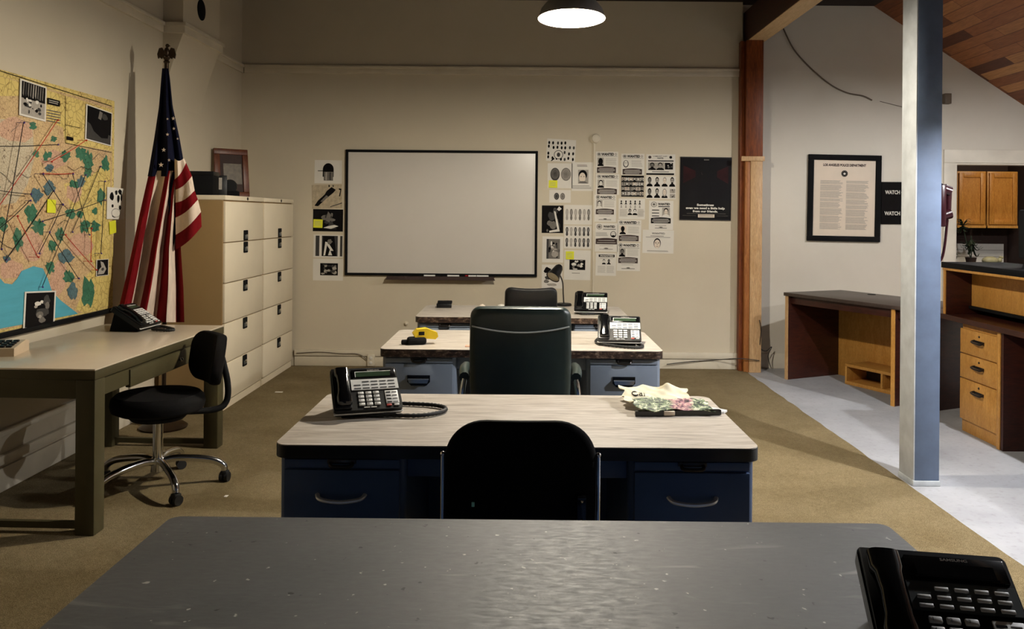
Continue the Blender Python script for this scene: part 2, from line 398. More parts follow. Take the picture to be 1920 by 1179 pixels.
# ------------------------------------------------------------------ printed sheets
PM = ['paper', 'ink', 'ink2', 'ink3', 'ink4', 'sticky', 'brownink', 'tan', 'cream']
class Page:
    """a sheet lying in the local XZ plane, facing -Y, origin at its centre"""
    def __init__(s, w, h, base=0, th=0.0012, extra=()):
        s.w, s.h, s.mb, s.k, s.th = w, h, MB(), 0, th
        s.mats = [M[n] for n in PM] + [M[n] for n in extra]
        s.mb.box(-w / 2, w / 2, -th, 0, -h / 2, h / 2, base)
    def pt(s, x, y):
        return Vector(((x - 0.5) * s.w, -s.th - 0.0003 - 0.00005 * s.k, (y - 0.5) * s.h))
    def poly(s, pts, c):
        s.k += 1; s.mb.face([s.mb.bm.verts.new(s.pt(*p)) for p in pts], c)
    def rect(s, x0, y0, x1, y1, c): s.poly([(x0, y0), (x1, y0), (x1, y1), (x0, y1)], c)
    def ell(s, cx, cy, rx, ry, c, n=18): s.poly([(cx + rx * math.cos(2 * PI * i / n), cy + ry * math.sin(2 * PI * i / n)) for i in range(n)], c)
    def ring(s, cx, cy, rx, ry, t, c, bg=0): s.ell(cx, cy, rx, ry, c); s.ell(cx, cy, rx * (1 - t), ry * (1 - t), bg)
    def blob(s, cx, cy, rx, ry, c, rnd, n=11, j=0.35):
        s.poly([(cx + rx * (1 - j + j * rnd.random()) * math.cos(2 * PI * i / n), cy + ry * (1 - j + j * rnd.random()) * math.sin(2 * PI * i / n)) for i in range(n)], c)
    def text(s, body, x, y, h, c, w=None, align='C', bold=0.02):
        s.k += 1
        b = s.pt(x, y); add_text(s.mb, body, lambda a, z: Vector((b.x + a, b.y, b.z + z)), h * s.h, None if w is None else w * s.w, align, c, bold)
    def lines(s, x0, y0, x1, y1, n, c, rnd=None, fill=0.45, ragged=0.15):
        s.k += 1; rnd = rnd or random
        for i in range(n):
            y = y1 - (y1 - y0) * (i + 0.5) / n; hh = (y1 - y0) / n * fill / 2; xe = x1 - (x1 - x0) * ragged * rnd.random()
            s.mb.face([s.mb.bm.verts.new(s.pt(*p)) for p in ((x0, y - hh), (xe, y - hh), (xe, y + hh), (x0, y + hh))], c)
    def photo(s, x0, y0, x1, y1, seed, bg=1, cols=(2, 3, 4, 0), n=14):
        rnd = random.Random(seed); s.rect(x0, y0, x1, y1, bg); W, H = x1 - x0, y1 - y0
        for i in range(n):
            rx = W * rnd.uniform(0.04, 0.2); ry = H * rnd.uniform(0.04, 0.2)
            s.blob(rnd.uniform(x0 + rx, x1 - rx), rnd.uniform(y0 + ry, y1 - ry), rx, ry, rnd.choice(cols), rnd)
    def mug(s, x0, y0, x1, y1, bg=4, hair=1, skin=0, coat=1, beard=False, longh=False, sil=False):
        W, H = x1 - x0, y1 - y0; cx = (x0 + x1) / 2
        if bg is not None: s.rect(x0, y0, x1, y1, bg)
        if sil: skin = 1
        s.poly([(cx + W * a, y0 + H * b) for a, b in ((-0.48, 0), (0.48, 0), (0.44, 0.16), (0.2, 0.3), (-0.2, 0.3), (-0.44, 0.16))], coat)
        if longh: s.ell(cx, y0 + H * 0.55, W * 0.36, H * 0.4, hair)
        else: s.ell(cx, y0 + H * 0.66, W * 0.29, H * 0.31, hair)
        s.ell(cx, y0 + H * 0.56, W * 0.23, H * 0.28, skin)
        if not sil:
            for e in (-0.1, 0.1): s.ell(cx + W * e, y0 + H * 0.6, W * 0.05, H * 0.025, 1, 8)
            s.ell(cx, y0 + H * 0.42, W * 0.08, H * 0.02, 2, 8)
            if beard: s.ell(cx, y0 + H * 0.36, W * 0.17, H * 0.1, hair)
    def done(s, name, label, cat, loc, rotz=0, tilt=0, group=None, lean=0):
        o = s.mb.build(name, s.mats, None)
        o.rotation_mode = 'XYZ'
        o.matrix_world = Matrix.Translation(Vector(loc)) @ Matrix.Rotation(rotz, 4, 'Z') @ Matrix.Rotation(lean, 4, 'X') @ Matrix.Rotation(tilt, 4, 'Y')
        return tag(o, label, cat, group)
# ================================================================== SETTING
YB = 8.03; XL = -2.70; YR = 8.14; ZC = 3.52; XE = 2.09
m = MB(); m.box(-2.9, 6.0, -1.6, 10.6, -0.10, 0.0); struct(m.build('floor', M['concrete']))
rnd = random.Random(3)
edge = [(XL, -1.5)] + [(2.12 + rnd.uniform(-0.006, 0.006), -1.5 + i * 0.12) for i in range(79)] + [(2.10, YB), (XL, YB)]
m = MB(); m.prism(edge, 0.0, 0.007, lambda a, b, d: Vector((a, b, d)))
struct(m.build('floor_carpet', M['carpet']))
m = MB(); m.box(XL - 0.15, XL, -1.5, YB + 0.15, 0, ZC + 0.1); struct(m.build('wall_left', M['wall']))
m = MB(); m.box(XL, XE, YB, YB + 0.15, 0, ZC + 0.1); struct(m.build('wall_back', M['wall']))
# wall of the right room with the kitchen doorway
DX0, DX1, DZ = 4.19, 5.25, 2.005
sl = lambda x: 3.10 - 0.65 * (x - 4.04)
m = MB(); f = lambda a, b, d: Vector((a, d, b))
m.prism([(XE, 0), (DX0, 0), (DX0, sl(DX0) + 0.05), (3.39, ZC + 0.05), (XE, ZC + 0.05)], YR, YR + 0.13, f)
m.prism([(DX0, DZ), (DX1, DZ), (DX1, sl(DX1) + 0.05), (DX0, sl(DX0) + 0.05)], YR, YR + 0.13, f)
m.prism([(DX1, 0), (5.8, 0), (5.8, sl(5.8) + 0.05), (DX1, sl(DX1) + 0.05)], YR, YR + 0.13, f)
struct(m.build('wall_back_right', M['wall_r']))
m = MB(); m.box(5.8, 5.95, -1.5, YR + 0.13, 0, 2.3); struct(m.build('wall_right', M['wall_r']))
m = MB(); m.box(XL - 0.15, 3.42, -1.5, YR + 0.2, ZC, ZC + 0.1); struct(m.build('ceiling', M['ceil_dark']))
# sloping plank ceiling
L = math.hypot(1, 0.65); ang = math.atan(0.65)
m = MB(); m.box(0, 3.1, -1.5, YR + 0.2, 0, 0.08)
o = struct(m.build('ceiling_slope', M['planks'])); o.location = (3.39, 0, ZC); o.rotation_euler = (0, ang, 0)
# mouldings
def mould(name, x0, x1, y0, y1, axis):
    m = MB()
    if axis == 'x':
        m.box(x0, x1, y0 - 0.022, y0, 2.80, 2.865, bev=0.004); m.box(x0, x1, y0 - 0.034, y0, 2.853, 2.878, bev=0.004)
    else:
        m.box(x0, x0 + 0.022, y0, y1, 2.80, 2.865, bev=0.004); m.box(x0, x0 + 0.034, y0, y1, 2.853, 2.878, bev=0.004)
    return struct(m.build(name, M['trim']))
mould('trim_1', XL + 0.03, XE - 0.01, YB, 0, 'x')
mould('trim_2', XL, 0, -1.5, 6.235, 'y')
mould('trim_3', XL, 0, 7.06, YB, 'y')
# boxed chase on the left wall with a coved foot
CX = XL + 0.15; CY0, CY1 = 6.27, 7.02
m = MB()
prof = [(XL, ZC), (CX, ZC), (CX, 2.80)] + [(XL + 0.15 * (1 - t) ** 1.3, 2.80 - 0.52 * t) for t in (0.15, 0.3, 0.5, 0.7, 0.85, 1)]
m.prism(prof, CY0, CY1, lambda a, b, d: Vector((a, d, b)))
ch = struct(m.build('wall_chase', M['wall']))
m = MB()
for z0, z1, e in ((2.80, 2.865, 0.022), (2.853, 2.878, 0.034)):
    m.box(CX, CX + e, CY0 - e, CY1 + e, z0, z1); m.box(XL, CX, CY0 - e, CY0, z0, z1); m.box(XL, CX, CY1, CY1 + e, z0, z1)
struct(m.build('trim_4', M['trim']))
m = MB(); m.lathe([(0.082, 0), (0.082, 0.004), (0.07, 0.006), (0.001, 0.006)], 28, 0, Matrix.Translation((CX, 6.62, 3.06)) @ Matrix.Rotation(PI / 2, 4, 'Y'))
tag(m.build('vent_cap', M['blackm']), 'round dark vent opening high on the boxed chase above the flag', 'vent')
# baseboards
m = MB(); m.box(-2.17, XE - 0.02, YB - 0.016, YB, 0.008, 0.10, bev=0.003); m.box(-2.17, XE - 0.02, YB - 0.03, YB, 0.105, 0.165, bev=0.006)
struct(m.build('baseboard_back', M['trim']))
m = MB(); m.box(XL, XL + 0.018, -1.5, 6.1, 0.008, 0.13, bev=0.003); m.box(XL, XL + 0.03, -1.5, 6.1, 0.15, 0.20, bev=0.006); m.box(XL, XL + 0.022, -1.5, 6.1, 0.29, 0.33, bev=0.006)
struct(m.build('baseboard_left', M['trim']))
m = MB(); m.box(2.28, DX0 - 0.1, YR - 0.014, YR, 0.0, 0.14, bev=0.003); struct(m.build('baseboard_right', M['doortrim']))
# door casing
m = MB(); m.box(DX0 - 0.115, DX0 + 0.0, YR - 0.022, YR, 0, DZ, bev=0.004); m.box(DX1, DX1 + 0.115, YR - 0.022, YR, 0, DZ, bev=0.004)
m.box(DX0 - 0.115, DX1 + 0.115, YR - 0.024, YR, DZ, DZ + 0.13, bev=0.004)
m.box(DX0, DX0 + 0.015, YR - 0.01, YR + 0.13, 0, DZ); m.box(DX1 - 0.015, DX1, YR - 0.01, YR + 0.13, 0, DZ); m.box(DX0 + 0.015, DX1 - 0.015, YR - 0.009, YR + 0.129, DZ - 0.015, DZ - 0.0005)
struct(m.build('door_1', M['doortrim']))

# timber post, beam, blue post
t = thing('wooden_post', 'orange timber post standing at the end of the whiteboard wall', 'post', (2.17, 7.96, 0))
m = MB(); m.box(-0.028, 0.085, -0.07, 0.065, 0, 2.02, bev=0.006); m.build('post_shaft', M['post'], t)
m = MB(); m.box(-0.078, -0.03, -0.062, 0.065, 0, 2.02, bev=0.006); m.build('edge_board', M['post_edge'], t)
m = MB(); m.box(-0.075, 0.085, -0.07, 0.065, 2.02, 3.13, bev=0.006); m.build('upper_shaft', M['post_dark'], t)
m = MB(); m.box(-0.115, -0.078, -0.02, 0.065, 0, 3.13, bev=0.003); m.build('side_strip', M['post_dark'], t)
m = MB(); m.box(-0.12, 0.1, -0.084, -0.07, 1.99, 2.035, bev=0.003); m.build('ledge', M['post'], t)
t = thing('ceiling_beam', 'long timber beam running from the wooden post toward the viewer', 'beam', (2.20, 0, 3.13))
m = MB(); m.box(-0.085, 0.085, -1.4, 8.1, 0.006, 0.30, bev=0.004); m.build('beam_timber', M['beam'], t)
m = MB(); m.box(-0.085, 0.085, -1.4, 8.1, 0.0, 0.006); m.build('underside_board', M['beam_light'], t)
t = thing('painted_post', 'slate blue painted square post beside the carpet edge', 'post', (2.225, 4.68, 0))
m = MB(); m.box(-0.068, 0.068, -0.088, 0.088, 0.0, 3.13, bev=0.005); m.build('post_shaft', M['blue'], t)
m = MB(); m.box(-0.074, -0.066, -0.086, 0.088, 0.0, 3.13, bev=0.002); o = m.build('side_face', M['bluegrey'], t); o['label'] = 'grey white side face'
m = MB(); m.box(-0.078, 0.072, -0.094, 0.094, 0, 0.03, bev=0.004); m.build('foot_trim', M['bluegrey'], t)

# ================================================================== PENDANT LAMPS
LC = (1.0, 0.92, 0.78); LD = (0.96, 0.97, 1.0)
def pendant(label, loc, strength, col, up, tilt=0.0, top=ZC, r=0.036):
    t = thing('pendant_lamp', label, 'lamp', loc, 0, 'dome pendant lamps')
    T = Matrix.Rotation(tilt, 4, 'X')
    m = MB(); m.lathe([(0.186, 0.0), (0.182, 0.012), (0.17, 0.05), (0.13, 0.10), (0.07, 0.135), (0.04, 0.15), (0.036, 0.19), (0.02, 0.2)], 40, 0, T, cap=False)
    m.lathe([(0.186, 0.0), (0.176, 0.006), (0.164, 0.048), (0.126, 0.094), (0.07, 0.128), (0.001, 0.132)], 40, 1, T, cap=False)
    m.build('lamp_shade', [M['enamel_out'], M['enamel_in']], t)
    m = MB(); m.ell((0, 0, up), (r, r, r), 0, 20); m.build('bulb', emit('glowing bulb', col, strength), t)
    m = MB(); m.cyl((0, 0, up + r * 0.9), (0, 0, 0.13), 0.014, n=12); m.build('socket', M['silver'], t)
    m = MB(); m.cyl((0, 0, 0.19), (0, 0, top - loc[2]), 0.008, n=10); m.build('stem', M['enamel_out'], t)
    m = MB(); m.lathe([(0.055, -0.03), (0.06, -0.004), (0.06, 0.0)], 24, 0, Matrix.Translation((0, 0, top - loc[2]))); m.build('canopy', M['enamel_out'], t)
    return t
pendant('lit dome pendant lamp hanging above the middle desks', (0.262, 4.65, 2.555), 2030, LC, 0.010, R(-3))
pendant('dome pendant lamp over the reception counter at right', (3.75, 5.55, 2.62), 1200, LD, 0.016, 0, sl(3.75))
pendant('dome pendant lamp near the viewer on the right side', (2.98, 3.32, 2.36), 4900, LD, 0.083, r=0.03)

# ================================================================== STEEL DESKS
def bar_handle(m, cx, y, z, w=0.15):
    m.tube(spline([(cx - w / 2, y, z + 0.008), (cx - w * 0.4, y - 0.024, z), (cx, y - 0.03, z - 0.006), (cx + w * 0.4, y - 0.024, z), (cx + w / 2, y, z + 0.008)], 5), 0.0075, 8, 0, True, 0.8)
def cup_handle(m, cx, y, z, w=0.122):
    # flared pull hooded at the bottom with a chrome lip
    pts = [(-w / 2, 0.026), (-w / 2, -0.01), (-w * 0.34, -0.03), (w * 0.34, -0.03), (w / 2, -0.01), (w / 2, 0.026)]
    m.prism(pts, -0.002, 0.004, lambda a, b, d: Vector((cx + a, y - d, z + b)), 0)
    m.prism([(-w * 0.46, 0.016), (-w * 0.40, -0.004), (w * 0.40, -0.004), (w * 0.46, 0.016)], 0.004, 0.024, lambda a, b, d: Vector((cx + a, y - d, z + b - 0.4 * d)), 1)
def steel_desk(label, loc, rz, body, top, edge, style, w=1.528, dp=0.762, h=0.74):
    t = thing('office_desk', label, 'desk', loc, rz)
    m = MB(); cr = 0.045 if style else 0.028; ol = rrect(-w / 2, w / 2, 0, dp, cr, 6)
    m.prism(ol, h - 0.042, h - 0.003, lambda a, b, d: Vector((a, b, d)), 0)
    m.build('edge_band', edge, t)
    m = MB(); m.prism(rrect(-w / 2 + 0.001, w / 2 - 0.001, 0.001, dp - 0.001, cr, 6), h - 0.003, h, lambda a, b, d: Vector((a, b, d)))
    m.build('desktop', top, t)
    for s in (-1, 1):
        x0, x1 = sorted((s * 0.352, s * (w / 2 - 0.012)))
        if w > 1.6: x0, x1 = sorted((s * 0.42, s * (w / 2 - 0.012)))
        p = MB(); p.prism(rrect(x0, x1, 0.028, dp - 0.03, 0.03, 5), 0.09, h - 0.042, lambda a, b, d: Vector((a, b, d)))
        ped = p.build('pedestal', body, t)
        p = MB()
        for fx in (x0 + 0.03, x1 - 0.07):
            for fy in (0.07, dp - 0.1): p.box(fx, fx + 0.04, fy, fy + 0.04, 0.008, 0.09)
        p.build('foot', M['darkmetal'], ped)
        cx = (x0 + x1) / 2
        if style:
            p = MB(); p.box(x0 + 0.018, x1 - 0.018, 0.018, 0.03, h - 0.076, h - 0.05, bev=0.003)
            sh = p.build('writing_slide', body, t)
            p = MB(); p.box(cx - 0.045, cx + 0.045, 0.012, 0.02, h - 0.062, h - 0.048, bev=0.002)
            p.tube(spline([(cx - 0.034, 0.012, h - 0.058), (cx - 0.028, 0.002, h - 0.068), (cx + 0.028, 0.002, h - 0.068), (cx + 0.034, 0.012, h - 0.058)], 4), 0.006, 8)
            p.build('pull_tab', M['darkmetal'], sh)
            for k, (z0, z1) in enumerate(((0.40, h - 0.082), (0.11, 0.392))):
                p = MB(); p.box(x0 + 0.018, x1 - 0.018, 0.014, 0.03, z0, z1, bev=0.004)
                dr = p.build('drawer', body, t)
                p = MB(); hz = z1 - (0.085 if k == 0 else 0.06)
                if style == 'bar': bar_handle(p, cx, 0.014, hz); p.build('handle', M['alu'], dr)
                else: cup_handle(p, cx, 0.014, hz); p.build('handle', [M['blackg'], M['chrome']], dr)
    p = MB(); p.box(-0.352, 0.352, 0.06, 0.075, h - 0.115, h - 0.045, bev=0.003); cd = p.build('centre_drawer', body, t)
    p = MB(); p.box(-0.352, 0.352, dp - 0.07, dp - 0.05, 0.2, h - 0.042); p.build('modesty_panel', body, t)
    return t
D2 = (-0.011, 2.625, 0.0); D3 = (0.0, 4.50, 0.0); D4 = (0.006, 5.94, 0.0)
FZ = 0.007
steel_desk('grey blue steel desk with shade painted into its body, pale woodgrain top, nearest the grey-topped desk', (D2[0], D2[1], FZ), 0, M['steel_dark_shaded'], M['laminate'], M['black'], 'bar', h=0.74 - FZ)
steel_desk('grey blue steel desk with worn brown edge, under the green chair', (D3[0], D3[1], FZ), 0, M['steel'], M['laminate'], M['worn'], 'cup', h=0.74 - FZ)
steel_desk('grey steel desk farthest away, below the whiteboard', (D4[0], D4[1], FZ), 0, M['steel'], M['laminate'], M['worn'], 'cup', h=0.74 - FZ)
steel_desk('broad scuffed dark grey desk filling the foreground', (0.015, 1.235, FZ), R(-0.3), M['steel_dark_shaded'], M['greytop'], M['steel_dark_shaded'], None, 1.70, 0.762, 0.74 - FZ)

# ================================================================== LATERAL FILE CABINETS
def cabinet(label, y0, y1):
    X0, X1 = -2.66, -2.18; H = 1.592; W = y1 - y0 - 0.012
    t = thing('filing_cabinet', label, 'filing cabinet', (X1, (y0 + y1) / 2, FZ), PI / 2, 'lateral filing cabinets')
    # local: x runs along the front (depth in the photo), -y faces out
    H -= FZ
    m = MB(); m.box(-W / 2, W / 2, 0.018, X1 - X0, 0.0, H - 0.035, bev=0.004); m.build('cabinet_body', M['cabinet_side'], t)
    m = MB(); m.box(-W / 2, W / 2, 0.0, X1 - X0, H - 0.035, H, bev=0.004); tp = m.build('top_panel', M['cabinet'], t)
    m = MB(); m.lathe([(0.012, 0), (0.011, 0.006), (0.001, 0.006)], 16, 0, Matrix.Translation((0.04, 0, H - 0.018)) @ Matrix.Rotation(PI / 2, 4, 'X')); m.build('lock', M['darkmetal'], tp)
    m = MB(); m.box(-W / 2, W / 2, 0.012, 0.06, 0.0, 0.055); m.build('plinth', M['cabinet'], t)
    zs = [0.06, 0.345, 0.64, 0.935, 1.235, H - 0.042]
    for k in range(5):
        m = MB(); m.box(-W / 2 + 0.008, W / 2 - 0.008, 0.0, 0.02, zs[k] + 0.004, zs[k + 1] - 0.003, bev=0.004)
        d = m.build('drawer', M['cabinet'], t)
        zz = zs[k + 1] - 0.006
        m = MB(); z0, z1 = (zz - 0.085, zz) if k < 4 else (zs[4] + 0.004, zs[4] + 0.085)
        m.prism(rrect(-0.046, 0.046, z0, z1, 0.008, 3), -0.006, 0.002, lambda a, b, d_: Vector((a, d_, b)), 0)
        m.box(-0.034, 0.034, -0.011, -0.005, z0 + 0.014, z0 + 0.045, 1, bev=0.003)
        m.box(-0.018, 0.018, -0.015, -0.009, z0 + 0.03, z0 + 0.05, 2, bev=0.003)
        m.build('latch', [M['blackm'], M['graphite'], M['chrome']], d)
    return t
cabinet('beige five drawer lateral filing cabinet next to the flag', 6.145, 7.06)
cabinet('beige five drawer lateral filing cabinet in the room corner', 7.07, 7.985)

# ================================================================== LEFT TABLE DESK
TX0, TX1, TY0, TY1, TZ = -2.64, -1.89, 3.775, 5.275, 0.757
t = thing('table_desk', 'olive grey steel table desk under the wall map', 'desk', ((TX0 + TX1) / 2, (TY0 + TY1) / 2, FZ), R(-1.7))
hx, hy = (TX1 - TX0) / 2, (TY1 - TY0) / 2; TH = TZ - FZ
m = MB(); m.box(-hx, hx, -hy, hy, TH - 0.008, TH, bev=0.002); m.build('desktop', M['table_top'], t)
m = MB(); m.box(-hx, hx, -hy, hy, TH - 0.05, TH - 0.008, bev=0.003); m.build('edge_band', M['table_grey'], t)
m = MB()
for s in (-1, 1):
    m.box(-hx + 0.02, hx - 0.02, s * (hy - 0.015) - 0.01, s * (hy - 0.015) + 0.01, TH - 0.135, TH - 0.05)
m.box(-hx + 0.01, -hx + 0.03, -hy + 0.02, hy - 0.02, TH - 0.135, TH - 0.05); m.box(hx - 0.03, hx - 0.012, -hy + 0.02, hy - 0.02, TH - 0.135, TH - 0.05)
m.build('apron', M['table_grey'], t)
m = MB(); m.box(hx - 0.03, hx - 0.004, -0.42, 0.5, TH - 0.15, TH - 0.062, bev=0.003); dr = m.build('drawer', M['table_grey'], t)
m = MB(); m.ell((hx + 0.008, 0.12, TH - 0.105), 0.011); m.cyl((hx - 0.006, 0.12, TH - 0.105), (hx + 0.006, 0.12, TH - 0.105), 0.005); m.build('knob', M['chrome'], dr)
for sx in (-1, 1):
    for sy in (-1, 1):
        m = MB(); x0 = sx * (hx - 0.045); y0 = sy * (hy - 0.045)
        m.box(x0 - 0.045, x0 + 0.045, y0 - 0.045, y0 + 0.045, 0.0, TH - 0.05, bev=0.006); m.build('leg', M['table_grey'], t)
for sy in (-1, 1):
    m = MB(); m.box(-hx + 0.08, hx - 0.08, sy * (hy - 0.045) - 0.012, sy * (hy - 0.045) + 0.012, 0.02, 0.05); m.build('rail', M['table_grey'], t)

# ================================================================== CHAIRS
def caster(parent, x, y, a, mat_=None):
    m = MB(); c, s = math.cos(a), math.sin(a)
    for e in (-0.014, 0.014):
        m.cyl((x - s * (e - 0.009), y + c * (e - 0.009), 0.026), (x - s * (e + 0.009), y + c * (e + 0.009), 0.026), 0.026, n=18)
    m.box(-0.02, 0.02, -0.02, 0.02, 0.03, 0.06, bev=0.008, T=Matrix.Translation((x, y, 0)) @ Matrix.Rotation(a, 4, 'Z'))
    m.build('caster', M['rubber'], parent)
def star_base(t, rad, zhub, a0, mat_):
    for k in range(5):
        a = a0 + 2 * PI * k / 5; c, s = math.cos(a), math.sin(a)
        m = MB(); m.tube(spline([(0.02 * c, 0.02 * s, zhub), (0.3 * rad * c, 0.3 * rad * s, zhub + 0.01), (0.75 * rad * c, 0.75 * rad * s, zhub - 0.012), (0.96 * rad * c, 0.96 * rad * s, zhub - 0.045), (rad * c, rad * s, 0.062)], 6), 0.0185, 10)
        lg = m.build('leg', mat_, t)
        caster(lg, rad * c, rad * s, a + 1.1 + k)
def exec_chair(label, loc, rz, bw, z0, z1, dip, leather, pip=True, arms=True):
    t = thing('office_chair', label, 'chair', loc, rz)
    # faces +y, back toward -y
    w = bw / 2
    ol = rrect(-w, w, z0, z1, (0.05, 0.05, 0.045, 0.045), 6)
    ol = dense(ol, 0.03)
    ol = [(x * (1 + 0.03 * math.sin((z - z0) / (z1 - z0) * PI)), z - (dip * (1 - (x / w) ** 2) if z > (z0 + z1) / 2 + 0.1 else 0)) for x, z in ol]
    bend = lambda x, z: 0.9 * x * x * 0.5 - 0.10 * ((z - z0) / (z1 - z0))
    m = MB(); m.pad(ol, 0.085, bend); bk = m.build('backrest', leather, t)
    if pip:
        m = MB(); q = []
        for i in range(15):
            x = -w * 0.97 + 2 * w * 0.97 * i / 14; z = z1 - 0.085 - 0.028 * (1 - (x / w) ** 2)
            q.append((x, bend(x, z) - 0.0455 - 0.003 * (1 - (x / w) ** 2), z))
        m.tube(q, 0.004, 6); m.build('piping', M['piping'], bk)
    m = MB(); m.pad(dense(rrect(-0.25, 0.25, -0.24, 0.24, 0.07, 5), 0.04), 0.1, None)
    m.build('seat', leather, t, T=Matrix.Translation((0, 0.28, 0.46)) @ Matrix.Rotation(PI / 2, 4, 'X'))
    for s in ((-1, 1) if arms else ()):
        m = MB(); m.tube(spline([(s * 0.265, 0.02, 0.69), (s * 0.275, 0.12, 0.70), (s * 0.275, 0.30, 0.69), (s * 0.27, 0.40, 0.66)], 5), 0.024, 10); ar = m.build('armrest', leather, t)
        m = MB(); m.tube(spline([(s * 0.265, 0.03, 0.68), (s * 0.275, 0.02, 0.6), (s * 0.27, 0.04, 0.5), (s * 0.22, 0.12, 0.43)], 6), 0.014, 10); m.box(s * 0.27 - 0.022, s * 0.27 + 0.022, 0.0, 0.05, 0.575, 0.60, bev=0.004); m.build('arm_support', M['chrome'], ar)
    m = MB(); m.cyl((0, 0.27, 0.08), (0, 0.27, 0.4), 0.027); m.cyl((0, 0.27, 0.36), (0, 0.27, 0.41), 0.06, 0.1); m.build('column', M['darkmetal'], t)
    for k in range(5):
        a = 0.3 + 2 * PI * k / 5; c, s = math.cos(a), math.sin(a); rad = 0.29
        m = MB(); m.tube([(0.02 * c, 0.27 + 0.02 * s, 0.1), (0.7 * rad * c, 0.27 + 0.7 * rad * s, 0.085), (rad * c, 0.27 + rad * s, 0.066)], [0.024, 0.02, 0.016], 10)
        lg = m.build('leg', M['darkmetal'], t); caster(lg, rad * c, 0.27 + rad * s, a + k)
    return t
exec_chair('dark green leather executive chair with piped back, behind the nearest pale desk', (-0.005, 3.95, FZ), 0, 0.462, 0.50, 1.035, -0.004, M['leather'])
exec_chair('small black swivel chair at the desk below the whiteboard', (0.06, 5.66, FZ), 0, 0.345, 0.52, 0.985, 0.014, M['black'], False, False)

t = thing('guest_chair', 'black round-backed chair with thin metal frame, in front of the nearest pale desk', 'chair', (0.0, 2.30, FZ))
ol = dense(rrect(-0.208, 0.208, 0.40, 0.902, (0.02, 0.02, 0.115, 0.115), 10), 0.04)
m = MB(); m.pad(ol, 0.034, lambda x, z: 0.55 * x * x - 0.06 * (z - 0.4)); bk = m.build('backrest', M['fabric'], t)
m = MB(); m.box(0.153, 0.178, -0.045, -0.02, 0.63, 0.7, 0, bev=0.003)
m.ell((0.166, -0.047, 0.69), 0.004, 1, 8); m.ell((0.166, -0.047, 0.638), 0.004, 1, 8); m.build('bracket', [M['blackg'], M['chrome']], bk)
m = MB(); m.box(-0.131, -0.123, -0.0445, -0.038, 0.672, 0.684, bev=0.001); o = m.build('speck', M['palegreen'], bk)  # small pale green speck on the chair back
m = MB(); m.pad(dense(rrect(-0.215, 0.215, -0.21, 0.21, 0.06, 5), 0.04), 0.06, None)
m.build('seat', M['fabric'], t, T=Matrix.Translation((0, 0.15, 0.45)) @ Matrix.Rotation(PI / 2, 4, 'X'))
for s in (-1, 1):
    m = MB(); m.tube(spline([(s * 0.213, -0.005, 0.80), (s * 0.214, 0.0, 0.62), (s * 0.216, 0.02, 0.46), (s * 0.218, -0.06, 0.012)], 5), 0.0055, 10)
    m.ell((s * 0.213, -0.005, 0.803), 0.0075, 0, 10); m.build('frame_tube', M['chrome'], t)
    m = MB(); m.tube(spline([(s * 0.216, 0.02, 0.44), (s * 0.217, 0.24, 0.435), (s * 0.218, 0.285, 0.41), (s * 0.218, 0.30, 0.012)], 5), 0.0075, 10); m.build('leg', M['chrome'], t)

SX, SY = -1.92, 4.44
t = thing('swivel_stool', 'black round stool chair on a chrome base, tucked at the table under the map', 'chair', (SX, SY, FZ))
m = MB(); m.lathe([(0.001, 0.40), (0.195, 0.403), (0.228, 0.42), (0.235, 0.45), (0.23, 0.48), (0.21, 0.5), (0.1, 0.508), (0.001, 0.508)], 40); m.build('seat', M['fabric'], t)
m = MB(); m.lathe([(0.001, 0.36), (0.13, 0.365), (0.15, 0.385), (0.15, 0.402), (0.001, 0.402)], 28); m.build('seat_plate', M['blackm'], t)
ol = dense(rrect(-0.19, 0.19, -0.135, 0.135, 0.09, 8), 0.04)
T = Matrix.Translation((0.235, 0.15, 0.665)) @ Matrix.Rotation(R(-50), 4, 'Z') @ Matrix.Rotation(R(-8), 4, 'X')
m = MB(); m.pad(ol, 0.062, lambda x, z: -1.2 * x * x); m.build('backrest', M['fabric'], t, T=T)
m = MB(); m.tube(spline([(0.1, 0.05, 0.39), (0.25, 0.13, 0.385), (0.30, 0.17, 0.42), (0.305, 0.175, 0.52), (0.275, 0.17, 0.66)], 6), 0.017, 10, 0, True); m.build('back_bracket', M['blackm'], t)
m = MB(); m.cyl((0, 0, 0.1), (0, 0, 0.365), 0.026, n=24); m.cyl((0, 0, 0.09), (0, 0, 0.16), 0.036, 0.03, n=24); m.build('column', M['chrome'], t)
star_base(t, 0.335, 0.14, R(20), M['chrome'])
# ================================================================== RECEPTION DESK (angled wing)
CZ = 0.785
F0 = Vector((2.385, 7.60, 0)); th = math.atan2(-0.90, 0.43)     # along the front edge, toward the viewer
LW = 1.45
t = thing('reception_desk', 'dark cherry desk standing at an angle in front of the white wall', 'desk', F0, th)
# local x along the front edge, local y = away into the wall
m = MB(); m.box(-0.01, LW, -0.012, 0.69, CZ - 0.03, CZ, 0, bev=0.003); m.build('desktop', M['desktop_r'], t)
def panel(name, x0, x1, y0, y1, z0, z1, mt, par=None, bev=0.002):
    q = MB(); q.box(x0, x1, y0, y1, z0, z1, 0, bev=bev); return q.build(name, mt, par if par is not None else t)
p_ = panel('side_panel', 0, 0.035, 0.006, 0.66, 0, CZ - 0.03, M['cherry']); panel('edge_strip', 0, 0.035, 0, 0.006, 0, CZ - 0.03, M['post'], p_, 0)
p_ = panel('side_panel', 1.16, 1.195, 0.006, 0.66, 0, CZ - 0.03, M['cherry']); panel('edge_strip', 1.16, 1.195, 0, 0.006, 0, CZ - 0.03, M['oak'], p_, 0)
panel('side_panel', LW - 0.05, LW - 0.015, 0.006, 0.66, 0, CZ - 0.03, M['cherry'])
panel('back_panel', 0.035, LW - 0.05, 0.62, 0.645, 0, CZ - 0.03, M['oak'])
